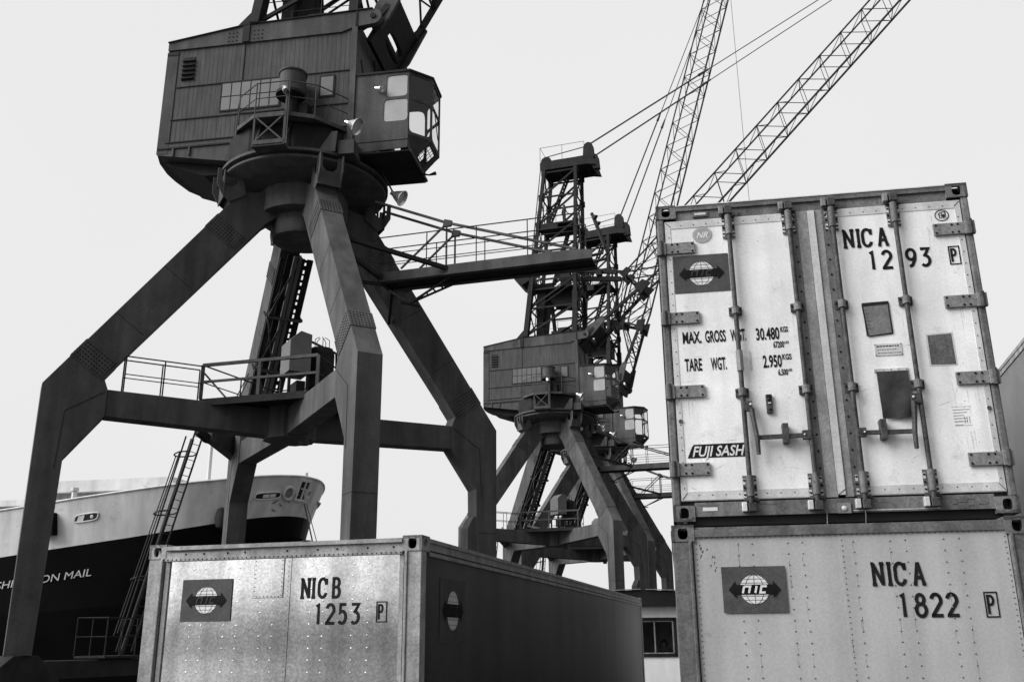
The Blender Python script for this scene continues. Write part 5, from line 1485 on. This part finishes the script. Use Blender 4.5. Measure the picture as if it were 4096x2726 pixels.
# ================================================================== people
def skin_body(name, verts, edges, rad, m, parent=None, sub=2):
    """one continuous body grown over a skeleton"""
    me = bpy.data.meshes.new(name); me.from_pydata(verts, edges, [])
    o = bpy.data.objects.new(name, me); COL.objects.link(o)
    md = o.modifiers.new('skin', 'SKIN'); md.use_smooth_shade = True
    for i, r in enumerate(rad):
        sv = me.skin_vertices[0].data[i]; sv.radius = r if isinstance(r, tuple) else (r, r); sv.use_root = (i == 0)
    ss = o.modifiers.new('sub', 'SUBSURF'); ss.levels = sub; ss.render_levels = sub
    dg = bpy.context.evaluated_depsgraph_get(); dg.update()
    m2 = bpy.data.meshes.new_from_object(o.evaluated_get(dg))
    o.modifiers.clear(); o.data = m2; m2.name = name
    for k in (m if isinstance(m, (list, tuple)) else [m]): m2.materials.append(M[k])
    if parent: o.parent = parent
    return o
def person(name, loc, rz, label, bend=0.0, sit=False):
    """body in clothes, with separate fingers, hair and jacket; facing -y"""
    root = empty(name, loc, rz); tag(root, label, 'person')
    hz = .93
    lean = bend
    Pp = lambda x, y, z: (x, y - lean * max(0, z - hz), z)
    vs = [Pp(0, 0, .93), Pp(0, -.005, 1.12), Pp(0, .01, 1.30), Pp(0, .02, 1.44), Pp(0, .01, 1.50), Pp(0, -.005, 1.56), Pp(0, -.015, 1.64), Pp(0, -.005, 1.71)]
    ed = [(i, i + 1) for i in range(7)]
    rd = [(.16, .12), (.14, .105), (.165, .115), (.13, .09), (.058, .06), (.062, .072), (.078, .098), (.060, .078)]
    for s in (-1, 1):
        n = len(vs)
        if sit: leg = [(s * .10, -.05, .90), (s * .12, -.45, .88), (s * .12, -.46, .46), (s * .12, -.58, .42)]
        else: leg = [(s * .09, .0, .82), (s * .10, -.02, .48), (s * .10, .03, .09), (s * .11, -.13, .05)]
        vs += leg; rd += [(.088, .092), (.060, .064), (.040, .042), (.038, .030)]; ed += [(0, n), (n, n + 1), (n + 1, n + 2), (n + 2, n + 3)]
        n = len(vs)
        if s < 0 or sit: arm = [Pp(s * .19, .02, 1.41), Pp(s * .25, .0, 1.14), Pp(s * .19, -.20, 1.06), Pp(s * .13, -.29, 1.10)]
        else: arm = [Pp(s * .19, .02, 1.41), Pp(s * .25, .05, 1.13), Pp(s * .22, -.12, .93), Pp(s * .20, -.20, .88)]
        vs += arm; rd += [(.062, .062), (.046, .046), (.034, .030), (.040, .020)]; ed += [(3, n), (n, n + 1), (n + 1, n + 2), (n + 2, n + 3)]
        h = V(arm[3]); d = (h - V(arm[2])).normalized(); sd2 = d.cross(V((0, 0, 1))).normalized()
        for k, ln in enumerate((.062, .074, .070, .054)):
            n2 = len(vs); o_ = sd2 * ((k - 1.5) * .019)
            vs += [tuple(h + d * .035 + o_), tuple(h + d * (.035 + ln * .55) + o_ - V((0, 0, .008))), tuple(h + d * (.035 + ln) + o_ - V((0, 0, .028)))]
            rd += [.0095, .0085, .007]; ed += [(n + 3, n2), (n2, n2 + 1), (n2 + 1, n2 + 2)]
        n2 = len(vs); vs += [tuple(h + sd2 * (-.035 * s) + d * .005), tuple(h + sd2 * (-.048 * s) + d * .04 - V((0, 0, .015)))]; rd += [.011, .0085]; ed += [(n + 3, n2), (n2, n2 + 1)]
    body = skin_body('body', vs, ed, rd, ['jacket', 'skin'], root)
    for p in body.data.polygons:
        c = p.center; z_ = c.z
        p.material_index = 1 if (z_ > 1.475 or (abs(c.x) > .09 and c.y < -.21 - lean * max(0, z_ - hz) * .8 and .84 < z_ < 1.2 and not (sit and z_ < 1.0))) else 0
    hd = V(Pp(0, -.012, 1.65))
    b = MB().mat('hair')
    for i in range(7):
        pass
    N = 14; vs2 = []; fs2 = []
    for i in range(8):
        ph = PI / 2 * i / 7 * 1.25
        for j in range(N):
            a_ = 2 * PI * j / N; front = math.cos(a_ + PI / 2) * -1
            lim = ph if math.sin(a_) > -.2 else min(ph, .85)
            vs2.append(hd + V((.092 * math.sin(lim) * math.cos(a_), .115 * math.sin(lim) * math.sin(a_) + .012, .128 * math.cos(lim) + .015)))
    for i in range(7):
        for j in range(N): fs2.append((i * N + j, i * N + (j + 1) % N, (i + 1) * N + (j + 1) % N, (i + 1) * N + j))
    b.add(vs2, fs2); b.build('hair', None, body, smooth=True)
    b = MB().mat('skin')
    b.add([hd + V((-.014, -.098, -.02)), hd + V((.014, -.098, -.02)), hd + V((0, -.125, -.018)), hd + V((0, -.096, .03))], [(0, 2, 3), (2, 1, 3), (0, 1, 2), (0, 3, 1)])
    for s in (-1, 1): b.lathe([(0, -.012), (.022, -.010), (.026, .006), (.012, .010), (0, .006)], hd + V((s * .086, .005, -.005)), (s, -.3, 0), 8)
    b.mat('hair')
    for s in (-1, 1): b.disc(hd + V((s * .032, -.094, .012)), (0, -1, 0), .011, .004, 8); b.bar(hd + V((s * .018, -.100, .034)), hd + V((s * .048, -.092, .036)), .006)
    b.bar(hd + V((-.024, -.096, -.055)), hd + V((.024, -.096, -.055)), .006)
    b.build('face', None, body)
    return root
def crane_pt(k, x, y, z):
    loc, hdg = cranes[k][0], cranes[k][1]
    e_ = V((math.cos(hdg), math.sin(hdg), 0)); n_ = V((-e_.y, e_.x, 0))
    return V(loc) + e_ * x + n_ * y + Z * z
person('person', crane_pt(1, 1.20, -.35, 31.85), R(120), 'person in dark clothes standing on the platform inside the middle crane tower', .06)
person('person', (4.04, 26.95, .06), R(-8), 'dark-haired person sitting behind the right pane of the hut window', .05, True)
b = MB().mat('jacket'); b.box(3.75, 4.25, 26.75, 27.25, .80, .84)
for x in (3.78, 4.2):
    for y in (26.78, 27.2): b.bar((x, y, 0), (x, y, .8), .035)
b.bar((3.78, 27.23, .8), (3.78, 27.23, 1.25), .03); b.bar((4.22, 27.23, .8), (4.22, 27.23, 1.25), .03); b.box(3.76, 4.24, 27.22, 27.25, 1.1, 1.25)
tag(b.build('tall_stool'), 'tall stool under the person inside the white hut', 'stool')
